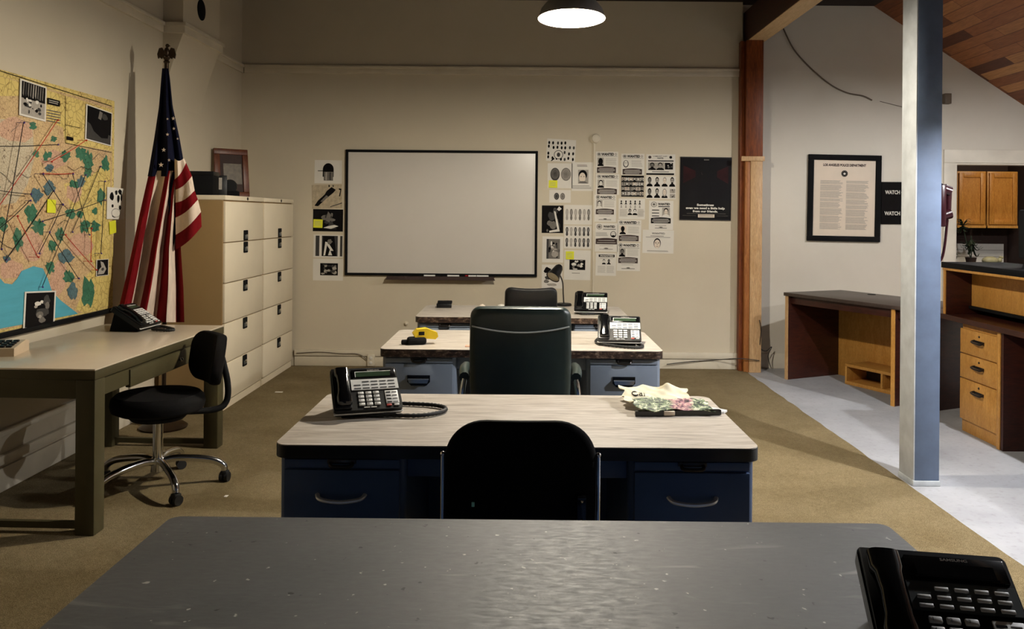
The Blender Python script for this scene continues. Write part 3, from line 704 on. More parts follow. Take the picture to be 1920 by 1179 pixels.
panel('apron', 0.035, 1.16, 0.03, 0.05, CZ - 0.10, CZ - 0.03, M['cherry'])
panel('apron', 1.195, LW - 0.05, 0.03, 0.05, CZ - 0.10, CZ - 0.03, M['cherry'])
cs = panel('cubby_shelf', 0.38, 1.16, 0.34, 0.62, 0.155, 0.18, M['oak'])
panel('cubby_floor', 0.38, 1.16, 0.34, 0.62, 0.0, 0.03, M['oak'], cs)
for x in (0.38, 0.765, 1.14): panel('divider', x, x + 0.02, 0.34, 0.62, 0.03, 0.155, M['oak'], cs)
panel('cubby_back', 0.40, 1.14, 0.58, 0.60, 0.03, 0.155, M['brownink'], cs)
m = MB(); m.lathe([(0.035, 0), (0.035, 0.003), (0.001, 0.003)], 20, 0, Matrix.Translation((0.45, 0.58, CZ))); m.build('cable_grommet', M['blackm'], t)
m = MB(); m.box(1.30, 1.36, 0.022, 0.03, CZ - 0.20, CZ - 0.13, bev=0.002); m.build('label_plate', M['brownink'], t)

# counter section with drawers and raised ledge; local x = world -Y
BX = 3.04
t = thing('reception_counter', 'wood reception counter with three oak drawers and a raised dark ledge', 'counter', (BX, 6.02, 0), -PI / 2)
BL = 1.75
m = MB(); m.prism([(-0.245, -0.03), (BL, -0.03), (BL, 0.80), (-0.64, 0.80)], CZ - 0.035, CZ, lambda p, q, d: Vector((p, q, d))); m.build('desktop', M['cherry'], t)
# raised ledge
m = MB(); m.box(-0.01, BL, -0.03, 0.42, 1.115, 1.155, bev=0.003); m.build('ledge', M['blackm'], t)
panel('ledge_edge', 0.0, BL, -0.024, 0.40, 1.097, 1.115, M['oak'])
p_ = panel('ledge_side', 0.0, 0.03, -0.012, 0.40, CZ, 1.097, M['cherry']); panel('edge_strip', 0, 0.03, -0.018, -0.012, CZ, 1.097, M['oak'], p_, 0)
panel('ledge_back', 0.03, BL, 0.17, 0.19, 0.845, 1.09, M['oak'])
panel('ledge_shelf', 0.03, BL, 0.15, 0.40, 0.825, 0.845, M['blackm'])
panel('ledge_back', 0.03, BL, 0.33, 0.35, CZ, 0.825, M['cherry'])
# drawers unit
X0d, X1d = 0.20, 0.70
panel('drawer_case', X0d, X1d, 0.02, 0.62, 0.0, CZ - 0.035, M['oak'])
for z0, z1 in ((0.545, 0.71), (0.375, 0.538), (0.09, 0.368)):
    d = panel('drawer', X0d + 0.006, X1d - 0.045, 0.0, 0.02, z0, z1, M['oak'])
    cx = (X0d + X1d - 0.045) / 2 + 0.02; hz = z1 - 0.07
    q = MB(); q.tube(spline([(cx - 0.055, 0.0, hz + 0.008), (cx - 0.05, -0.026, hz), (cx + 0.05, -0.026, hz - 0.004), (cx + 0.055, 0.0, hz + 0.004)], 5), 0.007, 8); q.box(cx - 0.06, cx + 0.06, -0.003, 0.001, hz - 0.01, hz + 0.012); q.build('handle', M['darkmetal'], d)
    q = MB(); q.lathe([(0.008, 0), (0.007, 0.004), (0.001, 0.004)], 12, 0, Matrix.Translation((cx, 0, z1 - 0.03)) @ Matrix.Rotation(PI / 2, 4, 'X')); q.build('lock', M['darkmetal'], d)
panel('end_strip', X1d - 0.035, X1d, -0.006, 0.02, 0.0, CZ - 0.035, M['oak'])
panel('side_panel', X1d, X1d + 0.03, 0.0, 0.78, 0.0, CZ - 0.035, M['cherry'])
panel('front_panel', X1d + 0.03, BL, 0.74, 0.77, 0.0, CZ - 0.035, M['cherry'])
panel('side_panel', BL - 0.03, BL, 0.0, 0.74, 0.0, CZ - 0.035, M['cherry'])
panel('back_panel', -0.2, X0d, 0.60, 0.62, 0.0, CZ - 0.04, M['cherry'])
cs = panel('cubby_shelf', -0.22, X0d, 0.36, 0.60, 0.155, 0.18, M['oak'])
panel('cubby_floor', -0.22, X0d, 0.36, 0.60, 0.0, 0.03, M['oak'], cs)
panel('divider', -0.22, -0.20, 0.36, 0.60, 0.03, 0.155, M['oak'], cs); panel('divider', X0d - 0.04, X0d - 0.02, 0.36, 0.60, 0.03, 0.155, M['oak'], cs)

# black monitor back on the ledge at the frame edge
b = PZ(1915, 503, 1.155)
t = thing('computer_monitor', 'black slab standing on the raised counter ledge at the right edge', 'monitor', (3.215, 5.16, 1.155), R(-80))
m = MB(); m.prism([(-0.11, 0), (0.11, 0), (0.08, 0.06), (0.06, 0.10), (-0.06, 0.10), (-0.08, 0.06)], -0.07, 0.07, lambda a, c, d: Vector((a, d, c))); m.build('stand', M['blackm'], t)
m = MB(); m.box(-0.2, 0.2, -0.02, 0.03, 0.06, 0.37, bev=0.012); m.build('screen_housing', M['blackm'], t)

# ================================================================== KITCHEN BEYOND THE DOORWAY
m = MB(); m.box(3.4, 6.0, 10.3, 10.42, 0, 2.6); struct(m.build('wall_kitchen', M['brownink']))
m = MB(); m.box(4.0, 5.9, 10.285, 10.3, 0.93, 1.16); struct(m.build('trim_backsplash', M['tile']))
m = MB()
for z in (1.0, 1.08): m.box(4.0, 5.9, 10.283, 10.286, z, z + 0.006)
struct(m.build('trim_5', M['ink4']))
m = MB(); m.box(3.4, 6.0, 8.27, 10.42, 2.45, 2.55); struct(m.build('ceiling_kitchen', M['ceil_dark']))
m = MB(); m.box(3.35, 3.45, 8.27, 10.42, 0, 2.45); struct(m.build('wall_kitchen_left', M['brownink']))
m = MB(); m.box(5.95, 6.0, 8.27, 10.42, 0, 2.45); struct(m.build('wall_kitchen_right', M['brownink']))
def upper(label, x0, x1):
    t = thing('wall_cabinet', label, 'cabinet', (x0, 9.97, 1.37), 0, 'kitchen wall cabinets')
    w = x1 - x0; h = 0.66
    q = MB(); q.box(0, w, 0, 0.31, 0, h, bev=0.003); q.build('cabinet_body', M['oak'], t)
    q = MB(); q.box(0.0, w, -0.012, 0.0, -0.012, 0.016); q.build('bottom_rail', M['oak'], t)
    q = MB(); a = 0.055
    for bx in ((0.015, 0.015 + a, 0.03, h - 0.02), (w - 0.015 - a, w - 0.015, 0.03, h - 0.02), (0.015 + a, w - 0.015 - a, 0.03, 0.03 + a), (0.015 + a, w - 0.015 - a, h - 0.02 - a, h - 0.02)):
        q.box(bx[0], bx[1], -0.022, 0.0, bx[2], bx[3], bev=0.003)
    d = q.build('door', M['oakd'], t)
    q = MB(); q.box(0.015 + a, w - 0.015 - a, -0.01, 0.0, 0.03 + a, h - 0.02 - a); q.build('door_panel', M['oakd'], d)
    return t
upper('kitchen wall cabinet seen left through the doorway, partly behind the hanging plant', 5.16, 5.50)
upper('kitchen wall cabinet with bright amber door beyond the doorway', 5.52, 5.88)
upper('kitchen wall cabinet in the dark beside the doorway casing', 4.80, 5.14)
t = thing('kitchen_counter', 'dark kitchen counter with wooden front edge beyond the doorway', 'counter', (4.95, 10.0, 0))
m = MB(); m.box(-0.95, 0.95, -0.34, 0.28, 0.885, 0.925, bev=0.004); m.build('worktop', M['blackg'], t)
m = MB(); m.box(-0.95, 0.95, -0.32, 0.28, 0.0, 0.885); m.build('base_cabinet', M['oak'], t)
for k in range(4):
    m = MB(); m.box(-0.93 + 0.47 * k, -0.5 + 0.47 * k, -0.34, -0.32, 0.12, 0.86, bev=0.004); m.build('door', M['oakd'], t)
# plants and dish on the kitchen counter
rnd = random.Random(5)
t = thing('potted_plant', 'dark leafy plant on the kitchen counter beside the doorway casing', 'plant', (4.96, 9.74, 0.925))
m = MB(); m.lathe([(0.05, 0), (0.075, 0.08), (0.08, 0.1), (0.07, 0.1), (0.001, 0.09)], 20); m.build('pot', M['terra'], t)
def leaf(m, base, a, ln, lift, w):
    c, s = math.cos(a), math.sin(a); n = 6; A = []; B = []
    for i in range(n + 1):
        u = i / n; r = ln * u; z = base[2] + lift * math.sin(u * 2.2) * ln; ww = w * math.sin(PI * min(0.97, 0.12 + 0.85 * u)) + 0.001
        A.append(Vector((base[0] + c * r - s * ww, base[1] + s * r + c * ww, z))); B.append(Vector((base[0] + c * r + s * ww, base[1] + s * r - c * ww, z)))
    rings = [[A[i], B[i], B[i] - Vector((0, 0, 0.002)), A[i] - Vector((0, 0, 0.002))] for i in range(n + 1)]
    m.loftrings(rings, 0)
m = MB()
for k in range(26): leaf(m, (0, 0, 0.09), rnd.uniform(0, 2 * PI), rnd.uniform(0.08, 0.15), rnd.uniform(0.1, 0.9), rnd.uniform(0.008, 0.016))
m.build('foliage', M['leaf'], t)
t = thing('tall_plant', 'dark tall plant with drooping leaves on the kitchen counter before the cabinets', 'plant', (5.24, 9.80, 0.925))
m = MB()
for cx_, cz_, n_, lo_, hi_ in ((0.0, 0.30, 26, -1.6, -0.1), (-0.10, 0.46, 30, -0.7, 0.9)):
    for k in range(n_): leaf(m, (cx_, 0, cz_), rnd.uniform(0, 2 * PI), rnd.uniform(0.07, 0.135), rnd.uniform(lo_, hi_), rnd.uniform(0.009, 0.016))
m.build('foliage', M['leaf'], t)
m = MB(); m.tube([(0, 0, 0.06), (0.01, 0, 0.2), (0, 0, 0.34)], 0.007, 8); m.tube([(0, 0, 0.06), (-0.05, 0, 0.25), (-0.10, 0, 0.46)], 0.006, 8); m.build('stem', M['leaf'], t)
m = MB(); m.lathe([(0.045, 0), (0.06, 0.08), (0.065, 0.09), (0.055, 0.09), (0.001, 0.08)], 20); m.build('pot', M['terra'], t)
t = thing('added_kitchen_light', 'added unseen ceiling light brightening the kitchen, behind the doorway wall', 'lamp', (5.55, 8.95, 2.45))  # unseen lamp added to brighten the kitchen
m = MB(); m.lathe([(0.001, 0.0), (0.15, 0.0), (0.15, -0.02), (0.001, -0.02)], 28); m.build('added_light_plate', M['enamel_out'], t)
m = MB(); m.lathe([(0.14, -0.021), (0.13, -0.05), (0.08, -0.07), (0.001, -0.075)], 28); m.build('diffuser', emit('added kitchen light glow', (1.0, 0.88, 0.7), 34.0), t)
t = thing('dish', 'small pale green dish with knobs on the kitchen counter before the white tiles', 'dish', (5.52, 9.90, 0.925))
m = MB(); m.ell((0, 0, 0.05), (0.095, 0.06, 0.05)); m.build('dish_body', M['ceramic'], t)
m = MB(); m.ell((0.11, 0, 0.055), (0.03, 0.03, 0.03)); m.ell((0.145, 0, 0.085), (0.014, 0.014, 0.014)); m.ell((0.115, -0.01, 0.095), (0.012, 0.012, 0.012)); m.tube([(0.1, 0, 0.05), (0.145, 0, 0.085)], 0.007); m.build('handle', M['ceramic'], t)

# ================================================================== WHITEBOARD
a = P(648, 281, YB); b = P(1008, 518, YB)
wc = ((a.x + b.x) / 2, YB, (a.z + b.z) / 2); ww, wh = 1.835, 1.20
t = thing('whiteboard', 'large blank whiteboard with black frame on the back wall', 'whiteboard', wc)
m = MB(); m.box(-ww / 2 + 0.01, ww / 2 - 0.01, -0.016, -0.001, -wh / 2 + 0.01, wh / 2 - 0.01); m.build('writing_surface', M['whiteboard'], t)
m = MB()
for bx in ((-ww / 2, ww / 2, wh / 2 - 0.024, wh / 2), (-ww / 2, ww / 2, -wh / 2, -wh / 2 + 0.024), (-ww / 2, -ww / 2 + 0.024, -wh / 2 + 0.024, wh / 2 - 0.024), (ww / 2 - 0.024, ww / 2, -wh / 2 + 0.024, wh / 2 - 0.024)):
    m.box(bx[0], bx[1], -0.03, -0.001, bx[2], bx[3], bev=0.003)
m.build('frame', M['blackm'], t)
tx0 = P(725, 524, YB).x - wc[0]; tx1 = P(929, 524, YB).x - wc[0]
m = MB(); m.box(tx0 + 0.01, tx1 - 0.01, -0.075, -0.001, -wh / 2 - 0.014, -wh / 2 - 0.004); m.prism([(tx0, -wh / 2 - 0.035), (tx1, -wh / 2 - 0.035), (tx1 - 0.02, -wh / 2 - 0.001), (tx0 + 0.02, -wh / 2 - 0.001)], -0.084, -0.072, lambda p, q, d: Vector((p, d, q)))
m.build('pen_tray', M['brownink'], t)
def marker(u0, u1, cap, label):
    q0 = P(u0, 517, YB - 0.05).x; q1 = P(u1, 517, YB - 0.05).x; z = wc[2] - wh / 2 - 0.004 + 0.0085
    o = MB(); L = q1 - q0
    t = thing('marker_pen', label, 'marker', ((q0 + q1) / 2, YB - 0.055, z - 0.0085))
    o.cyl((-L / 2 + 0.03, 0, 0.0085), (L / 2, 0, 0.0085), 0.0085, n=14); o.build('barrel', M['silver'], t)
    o = MB(); o.cyl((-L / 2, 0, 0.0085), (-L / 2 + 0.032, 0, 0.0085), 0.009, n=14); o.build('cap', M[cap], t)
marker(795, 816, 'silver', 'white marker pen leftmost on the whiteboard tray')
marker(839, 861, 'silver', 'white marker pen in the middle of the whiteboard tray')
marker(872, 893, 'red', 'red capped marker pen on the whiteboard tray')
marker(894, 916, 'silver', 'white marker pen rightmost on the whiteboard tray')

# ================================================================== PAPERS ON THE BACK WALL
rnd = random.Random(11)
def sheet(u0, v0, u1, v1, base=0, off=0.0, extra=()):
    a = P(u0, v0, YB); b = P(u1, v1, YB); w, h = b.x - a.x, a.z - b.z
    return Page(w, h, base, 0.0014, extra), ((a.x + b.x) / 2, YB + 0.0005 - off, (a.z + b.z) / 2)
GP = 'papers pinned on the whiteboard wall'
def put(pg, name, label, cat, tilt=0.0, lean=0.0):
    return pg[0].done(name, label, cat, pg[1], 0, R(tilt), GP, R(lean))
def sticky(u0, v0, u1, v1, label, off=-0.0005):
    a = P(u0, v0, YB); b = P(u1, v1, YB); q = Page(b.x - a.x, a.z - b.z, 5, 0.008)
    q.lines(0.15, 0.2, 0.85, 0.8, 4, 4, random.Random(u0), 0.25)
    q.done('sticky_note', label, 'sticky note', ((a.x + b.x) / 2, YB - off, (a.z + b.z) / 2), 0, R(random.Random(u0).uniform(-4, 4)), 'yellow sticky notes')
# left column
p = sheet(590, 300, 641, 344); g = p[0]
g.ell(0.50, 0.60, 0.2, 0.27, 1, 24); g.rect(0.3, 0.28, 0.7, 0.58, 1); g.rect(0.34, 0.12, 0.68, 0.5, 3); g.rect(0.4, 0.14, 0.46, 0.48, 4); g.rect(0.55, 0.14, 0.6, 0.48, 2); g.rect(0.12, 0.52, 0.32, 0.55, 1)
put(p, 'printed_photo', 'white sheet with a black visored helmet, topmost left of the whiteboard', 'photo', 0.5)
p = sheet(585, 346, 641, 391, 7); g = p[0]
g.poly([(0.08, 0.12), (0.2, 0.1), (0.48, 0.42), (0.72, 0.66), (0.8, 0.78), (0.66, 0.9), (0.5, 0.74), (0.42, 0.58), (0.2, 0.34)], 1); g.poly([(0.28, 0.3), (0.36, 0.28), (0.55, 0.5), (0.48, 0.56)], 3); g.poly([(0.9, 0.5), (0.94, 0.5), (0.99, 0.82), (0.9, 0.84), (0.9, 0.78), (0.95, 0.76)], 1); g.rect(0.56, 0.9, 0.6, 0.99, 1); g.rect(0.7, 0.9, 0.73, 0.98, 1); g.poly([(0.6, 0.05), (1, 0.2), (1, 0.24), (0.6, 0.08)], 2)
put(p, 'printed_photo', 'tan photo with a long dark diagonal shape, left of the whiteboard', 'photo', -1.5)
p = sheet(587, 392, 643, 434, 1); g = p[0]; g.photo(0.02, 0.02, 0.98, 0.98, 21, 1, (2, 2, 3), 9); g.poly([(0.35, 0.16), (0.6, 0.12), (0.85, 0.24), (0.72, 0.3), (0.5, 0.24)], 0); g.poly([(0.42, 0.5), (0.55, 0.4), (0.6, 0.75), (0.5, 0.9)], 3)
put(p, 'printed_photo', 'dark night photo carrying a yellow sticky note, left of the whiteboard', 'photo', 0.5)
p = sheet(588, 440, 643, 483); g = p[0]; g.rect(0.07, 0.06, 0.98, 0.96, 2); g.rect(0.2, 0.06, 0.28, 0.96, 0); g.rect(0.82, 0.06, 0.9, 0.96, 0); g.poly([(0.3, 0.06), (0.78, 0.06), (0.7, 0.94), (0.32, 0.94)], 1); g.poly([(0.34, 0.08), (0.4, 0.7), (0.5, 0.66), (0.68, 0.3), (0.58, 0.3), (0.46, 0.55), (0.4, 0.1)], 0); g.blob(0.55, 0.7, 0.1, 0.14, 3, random.Random(2)); g.poly([(0.5, 0.1), (0.56, 0.36), (0.64, 0.1)], 0)
put(p, 'printed_photo', 'black and white photo with pale vertical bands, left of the whiteboard', 'photo', 0.6)
p = sheet(587, 485, 643, 526); g = p[0]; g.photo(0.24, 0.24, 0.83, 0.8, 33, 1, (2, 3, 4, 4), 14)
put(p, 'printed_photo', 'white sheet with one small dark photo, bottom one left of the whiteboard', 'photo', 0.3)
sticky(588, 411, 605, 427, 'yellow sticky note on the dark photo left of the whiteboard')
# fingerprints etc.
p = sheet(1025, 261, 1079, 303); g = p[0]; r_ = random.Random(8)
for i in range(7):
    for j in range(4):
        if (i, j) in ((2, 1), (1, 1), (5, 3), (6, 3)): continue
        g.ell(0.08 + i * 0.14 + r_.uniform(-0.02, 0.02), 0.14 + j * 0.24 + r_.uniform(-0.04, 0.04), 0.035, 0.075, r_.choice((1, 1, 2)), 10)
g.ring(0.42, 0.3, 0.16, 0.2, 0.12, 1); g.ell(0.42, 0.3, 0.06, 0.1, 2); g.poly([(0.26, 0.16), (0.3, 0.1), (0.2, 0.0), (0.16, 0.0)], 1)
put(p, 'fingerprint_sheet', 'sheet of scattered fingerprints under a drawn magnifying glass', 'paper', 3)
p = sheet(1027, 306, 1073, 353); g = p[0]; g.ell(0.3, 0.56, 0.19, 0.26, 2, 24); g.ell(0.74, 0.56, 0.2, 0.26, 3, 24)
for k in range(4): g.ring(0.74, 0.56, 0.17 - 0.04 * k, 0.22 - 0.05 * k, 0.12, 4, 3); g.ring(0.3, 0.58, 0.15 - 0.035 * k, 0.2 - 0.05 * k, 0.14, 3, 2)
put(p, 'fingerprint_sheet', 'sheet with two large fingerprints right of the whiteboard', 'paper')
sticky(1029, 338, 1045, 352, 'yellow sticky note below the two large fingerprints')
p = sheet(1030, 356, 1070, 380); g = p[0]; g.ell(0.34, 0.5, 0.12, 0.28, 2); g.ell(0.62, 0.5, 0.11, 0.27, 3); g.ring(0.34, 0.5, 0.08, 0.18, 0.2, 3, 2); g.ring(0.62, 0.5, 0.07, 0.17, 0.2, 4, 3)
put(p, 'fingerprint_sheet', 'small sheet with two little fingerprints above the dark ruler photo', 'paper')
p = sheet(1072, 304, 1112, 358); g = p[0]; g.lines(0.25, 0.84, 0.75, 0.92, 2, 3, r_); g.rect(0.3, 0.26, 0.78, 0.74, 4); g.ell(0.52, 0.56, 0.2, 0.17, 1); g.ell(0.5, 0.47, 0.15, 0.17, 8); g.ell(0.44, 0.5, 0.03, 0.012, 1, 8); g.ell(0.57, 0.5, 0.03, 0.012, 1, 8); g.poly([(0.3, 0.26), (0.78, 0.26), (0.62, 0.34), (0.4, 0.34)], 3); g.lines(0.05, 0.06, 0.95, 0.2, 3, 3, r_, 0.3)
put(p, 'portrait_sheet', 'sheet with one portrait of a dark haired person, beside the conduit', 'paper')
p = sheet(1016, 385, 1056, 437, 1); g = p[0]; g.photo(0.02, 0.02, 0.98, 0.98, 44, 1, (2, 2, 3), 16); g.poly([(0.56, 0.8), (0.64, 0.78), (0.84, 0.06), (0.36, 0.02), (0.35, 0.08), (0.72, 0.14)], 0); g.poly([(0.7, 0.86), (0.8, 0.97), (0.92, 0.88), (0.8, 0.8)], 0)
put(p, 'printed_photo', 'dark photo with a white L-shaped ruler, right of the whiteboard', 'photo')
def shoe(g, x, y, w, h, c):
    g.ell(x, y + h * 0.2, w, h * 0.3, c, 14); g.ell(x, y - h * 0.28, w * 0.8, h * 0.2, c, 14); g.rect(x - w * 0.6, y - h * 0.3, x + w * 0.6, y + h * 0.1, c)
    for k in range(3): g.rect(x - w * 0.6, y + h * (0.05 + 0.12 * k), x + w * 0.6, y + h * (0.08 + 0.12 * k), 0)
p = sheet(1058, 384, 1110, 421); g = p[0]
for k in range(6): shoe(g, 0.1 + 0.155 * k, 0.5, 0.052, 0.6, 4 if k % 2 == 0 else 3)
put(p, 'shoeprint_sheet', 'sheet with one row of pale shoe prints', 'paper', 0.3)
p = sheet(1058, 423, 1109, 466); g = p[0]
for j in range(2):
    for k in range(6): shoe(g, 0.1 + 0.155 * k, 0.74 - 0.48 * j, 0.052, 0.4, (2, 4, 2, 3, 2, 2)[k])
put(p, 'shoeprint_sheet', 'sheet with two rows of dark shoe prints', 'paper', 0.4)
p = sheet(1017, 443, 1056, 492); g = p[0]; g.photo(0.2, 0.14, 0.84, 0.9, 52, 3, (1, 2, 4, 4, 0), 18); g.rect(0.2, 0.14, 0.3, 0.9, 2); g.ell(0.6, 0.32, 0.16, 0.12, 4)
put(p, 'printed_photo', 'grey close-up photo on a white sheet beside the whiteboard lower corner', 'photo', 0.5)
p = sheet(1058, 469, 1107, 525); g = p[0]; g.photo(0.2, 0.34, 0.8, 0.68, 61, 1, (3, 4, 0, 2), 12); g.lines(0.3, 0.2, 0.6, 0.26, 1, 4, r_)
put(p, 'printed_photo', 'white sheet with a dark photo and a sticky note, beside the conduit', 'photo', 0.8)
sticky(1061, 471, 1076, 486, 'yellow sticky note on the sheet beside the conduit')
p = sheet(1016, 496, 1054, 541); g = p[0]; g.blob(0.28, 0.76, 0.22, 0.16, 1, r_); g.blob(0.6, 0.74, 0.14, 0.1, 2, r_); g.blob(0.3, 0.46, 0.18, 0.1, 2, r_); g.blob(0.24, 0.3, 0.16, 0.09, 3, r_); g.blob(0.5, 0.16, 0.3, 0.07, 4, r_)
put(p, 'printed_photo', 'white sheet with ink blotches hanging behind the desk lamp', 'photo')
# wanted notices
WM = 'wanted notices on the back wall'
def banner(g, x0, y0, x1, y1, c=6, n=4):
    pts = [(x0, y0), (x1, y0)] + [(x1 + (x0 - x1) * i / 8, y1 + (y1 - y0) * 0.16 * math.sin(PI * i / 8)) for i in range(9)]
    g.poly(pts, c); W = x1 - x0; H = y1 - y0
    for i in range(n):
        yy = y1 - H * (i + 0.75) / (n + 0.5); q = (0.12, 0.06, 0.06, 0.14, 0.2)[i % 5]; g.rect(x0 + W * q, yy - H * 0.035, x1 - W * q, yy + H * 0.035, 0)
def head(g, y=0.9, x0=0.06, h=0.095, seal=True, w=0.56):
    if seal: g.ring(x0 + 0.09, y, 0.085, 0.07, 0.22, 1); g.ell(x0 + 0.09, y, 0.045, 0.035, 2)
    g.text('WANTED', x0 + 0.19, y - h / 2, h, 1, w, 'L', 0.055)
    g.ring(x0 + 0.83, y, 0.045, 0.05, 0.4, 3); g.lines(x0 + 0.02, y - 0.10, x0 + 0.9, y - 0.085, 1, 3, random.Random(1), 1.0, 0.02)
def wanted(rect, label, fn, tilt=0.0, **kw):
    p = sheet(*rect); g = p[0]; fn(g); o = put(p, 'wanted_notice', label, 'notice', tilt, 0.0); o['group'] = WM
def w_std(hair=1, skin=0, longh=False, coat=1, sil=False, sig=False, beard=False, port=True):
    def f(g):
        b0 = 0.26 if sig else 0.0
        s = lambda y: b0 + y * (1 - b0)
        head(g, s(0.88), 0.06, 0.11 * (1 - b0))
        if port: g.mug(0.08, s(0.33), 0.36, s(0.72), 8 if sil else 4, hair, skin, coat, beard, longh, sil)
        g.lines(0.44, s(0.38), 0.92, s(0.70), 5, 4, random.Random(hair + 3), 0.3)
        banner(g, 0.06, s(0.02), 0.9, s(0.27))
        if sig:
            g.lines(0.2, 0.2, 0.8, 0.23, 1, 4, random.Random(2)); g.lines(0.2, 0.07, 0.78, 0.09, 1, 3, random.Random(3), 1, 0.02); g.blob(0.5, 0.11, 0.1, 0.025, 3, random.Random(3))
    return f
wanted((1117, 284, 1159, 325), 'wanted notice topmost beside the conduit, hooded dark figure portrait', w_std(1, 1, True))
wanted((1117, 326, 1161, 365), 'wanted notice second beside the conduit, face with short dark fringe', w_std(1, 0))
wanted((1115, 365, 1155, 416), 'wanted notice with curly haired portrait and a signature line below', w_std(1, 0, False, 0, False, True), 0.4)
def w4(g):
    g.ring(0.18, 0.87, 0.12, 0.09, 0.16, 1); g.ell(0.18, 0.87, 0.07, 0.05, 3); g.text('WANTED', 0.35, 0.845, 0.07, 1, 0.52, 'L', 0.055); g.lines(0.34, 0.76, 0.95, 0.81, 2, 2, random.Random(5), 0.5, 0.1)
    g.lines(0.03, 0.54, 0.58, 0.68, 4, 3, random.Random(6), 0.35); g.ell(0.8, 0.61, 0.13, 0.11, 1); g.ell(0.8, 0.62, 0.1, 0.08, 0); g.ell(0.8, 0.55, 0.08, 0.035, 1); g.ell(0.76, 0.63, 0.02, 0.01, 1, 8); g.ell(0.84, 0.63, 0.02, 0.01, 1, 8)
    banner(g, 0.03, 0.26, 0.97, 0.45, 6, 2); g.lines(0.2, 0.2, 0.9, 0.23, 1, 4, random.Random(2)); g.lines(0.2, 0.08, 0.8, 0.095, 1, 3, random.Random(3), 1, 0.05); g.blob(0.5, 0.12, 0.12, 0.025, 3, random.Random(3))
wanted((1116, 418, 1158, 472), 'wanted notice with a bald bearded face on its right side', w4, 0.5)
def w5(g):
    g.rect(0.14, 0.82, 0.92, 0.93, 1); g.text('WANTED', 0.53, 0.842, 0.065, 0, 0.66, 'C', 0.03); g.lines(0.2, 0.74, 0.86, 0.78, 1, 4, random.Random(4)); g.mug(0.3, 0.5, 0.5, 0.74, None, 1, 0); g.mug(0.54, 0.5, 0.74, 0.74, None, 1, 3, 1, True); g.lines(0.1, 0.12, 0.5, 0.44, 8, 4, random.Random(9), 0.3); g.lines(0.54, 0.12, 0.92, 0.44, 8, 4, random.Random(10), 0.3)
wanted((1117, 474, 1155, 517), 'wanted notice with two faces under a black headline, lowest beside the conduit', w5, 0.8)
wanted((1165, 288, 1208, 328), 'wanted notice topmost of the middle column, pale oval face', lambda g: (w_std(3, 0, False, 1, False, False, False, False)(g), g.ell(0.2, 0.52, 0.12, 0.17, 1), g.ell(0.2, 0.53, 0.09, 0.14, 0), g.ell(0.17, 0.56, 0.02, 0.015, 1, 8), g.ell(0.24, 0.56, 0.02, 0.015, 1, 8)))
def w7(g):
    g.rect(0, 0, 1, 1, 1)
    r2 = random.Random(4)
    for j in range(4):
        for i in range(6):
            x0, y0 = 0.02 + i * 0.163, 0.05 + j * 0.225; g.mug(x0, y0, x0 + 0.145, y0 + 0.18, r2.choice((0, 4, 8, 4)), r2.choice((1, 2, 3)), r2.choice((0, 8, 4, 3)), r2.choice((1, 2, 3)), r2.random() < 0.3, r2.random() < 0.3)
p = sheet(1165, 329, 1207, 369); w7(p[0]); o = put(p, 'mugshot_sheet', 'black sheet filled with four rows of small portraits', 'notice', 0.3); o['group'] = WM
def w8(g):
    for i in range(5): x = 0.1 + i * 0.175; g.mug(x - 0.045, 0.72, x + 0.045, 0.92, 0, 1, 1 if i % 2 else 2, 1); g.mug(x - 0.035, 0.56, x + 0.035, 0.68, 0, 3, 4, 3)
    g.lines(0.04, 0.12, 0.34, 0.5, 9, 4, random.Random(1), 0.3); g.lines(0.72, 0.12, 0.98, 0.5, 9, 4, random.Random(2), 0.3); g.mug(0.34, 0.2, 0.52, 0.52, 0, 1, 4); g.mug(0.52, 0.2, 0.72, 0.52, 0, 1, 0)
p = sheet(1160, 372, 1209, 411); w8(p[0]); o = put(p, 'mugshot_sheet', 'pale sheet with tiny heads above a pair of portraits', 'notice', 0.2); o['group'] = WM
def w9(g):
    w_std(1, 1, False, 1, True)(g)
wanted((1158, 412, 1202, 453), 'wanted notice with an all black silhouette head', w9, 0.6)
wanted((1157, 455, 1200, 508), 'wanted notice lowest of the middle column, dark bearded portrait and signature', w_std(1, 3, False, 1, False, True, True), 0.6)
def w11(g):
    g.ell(0.12, 0.86, 0.055, 0.065, 6); g.ell(0.84, 0.86, 0.05, 0.065, 1); g.text('COMMUNITY ALERT', 0.48, 0.88, 0.05, 2, 0.5, 'C', 0.02); g.text('WANTED', 0.48, 0.79, 0.055, 1, 0.22, 'C', 0.04); g.rect(0.06, 0.66, 0.94, 0.71, 1); g.mug(0.06, 0.25, 0.34, 0.62, 4, 1, 3, 1, True); g.mug(0.34, 0.25, 0.62, 0.62, 4, 1, 4, 1); g.photo(0.64, 0.28, 0.92, 0.6, 3, 1, (2, 3, 0), 5); g.lines(0.2, 0.14, 0.8, 0.2, 1, 2, random.Random(4)); g.rect(0.0, 0.02, 0.96, 0.1, 1)
wanted((1212, 289, 1266, 329), 'community alert notice with three photos between black bars, next to the dark poster', w11)
def w12(g):
    for j in range(2):
        for i in range(4):
            if j == 1 and i == 3: g.photo(0.8, 0.04, 0.98, 0.22, 6, 4, (1, 2), 4); g.photo(0.8, 0.26, 0.98, 0.44, 7, 4, (1, 2), 5); continue
            x = 0.02 + i * 0.25; y = 0.52 - j * 0.5; g.mug(x, y + 0.02, x + 0.21, y + 0.46, 0, 1 if i != 2 else 4, (3, 4, 8, 4)[i], 1, i % 2 == 1, j == 1 and i == 2)
p = sheet(1211, 330, 1267, 373); w12(p[0]); o = put(p, 'mugshot_sheet', 'white sheet with two rows of dark coated portraits, beside the dark poster', 'notice', 0.2); o['group'] = WM
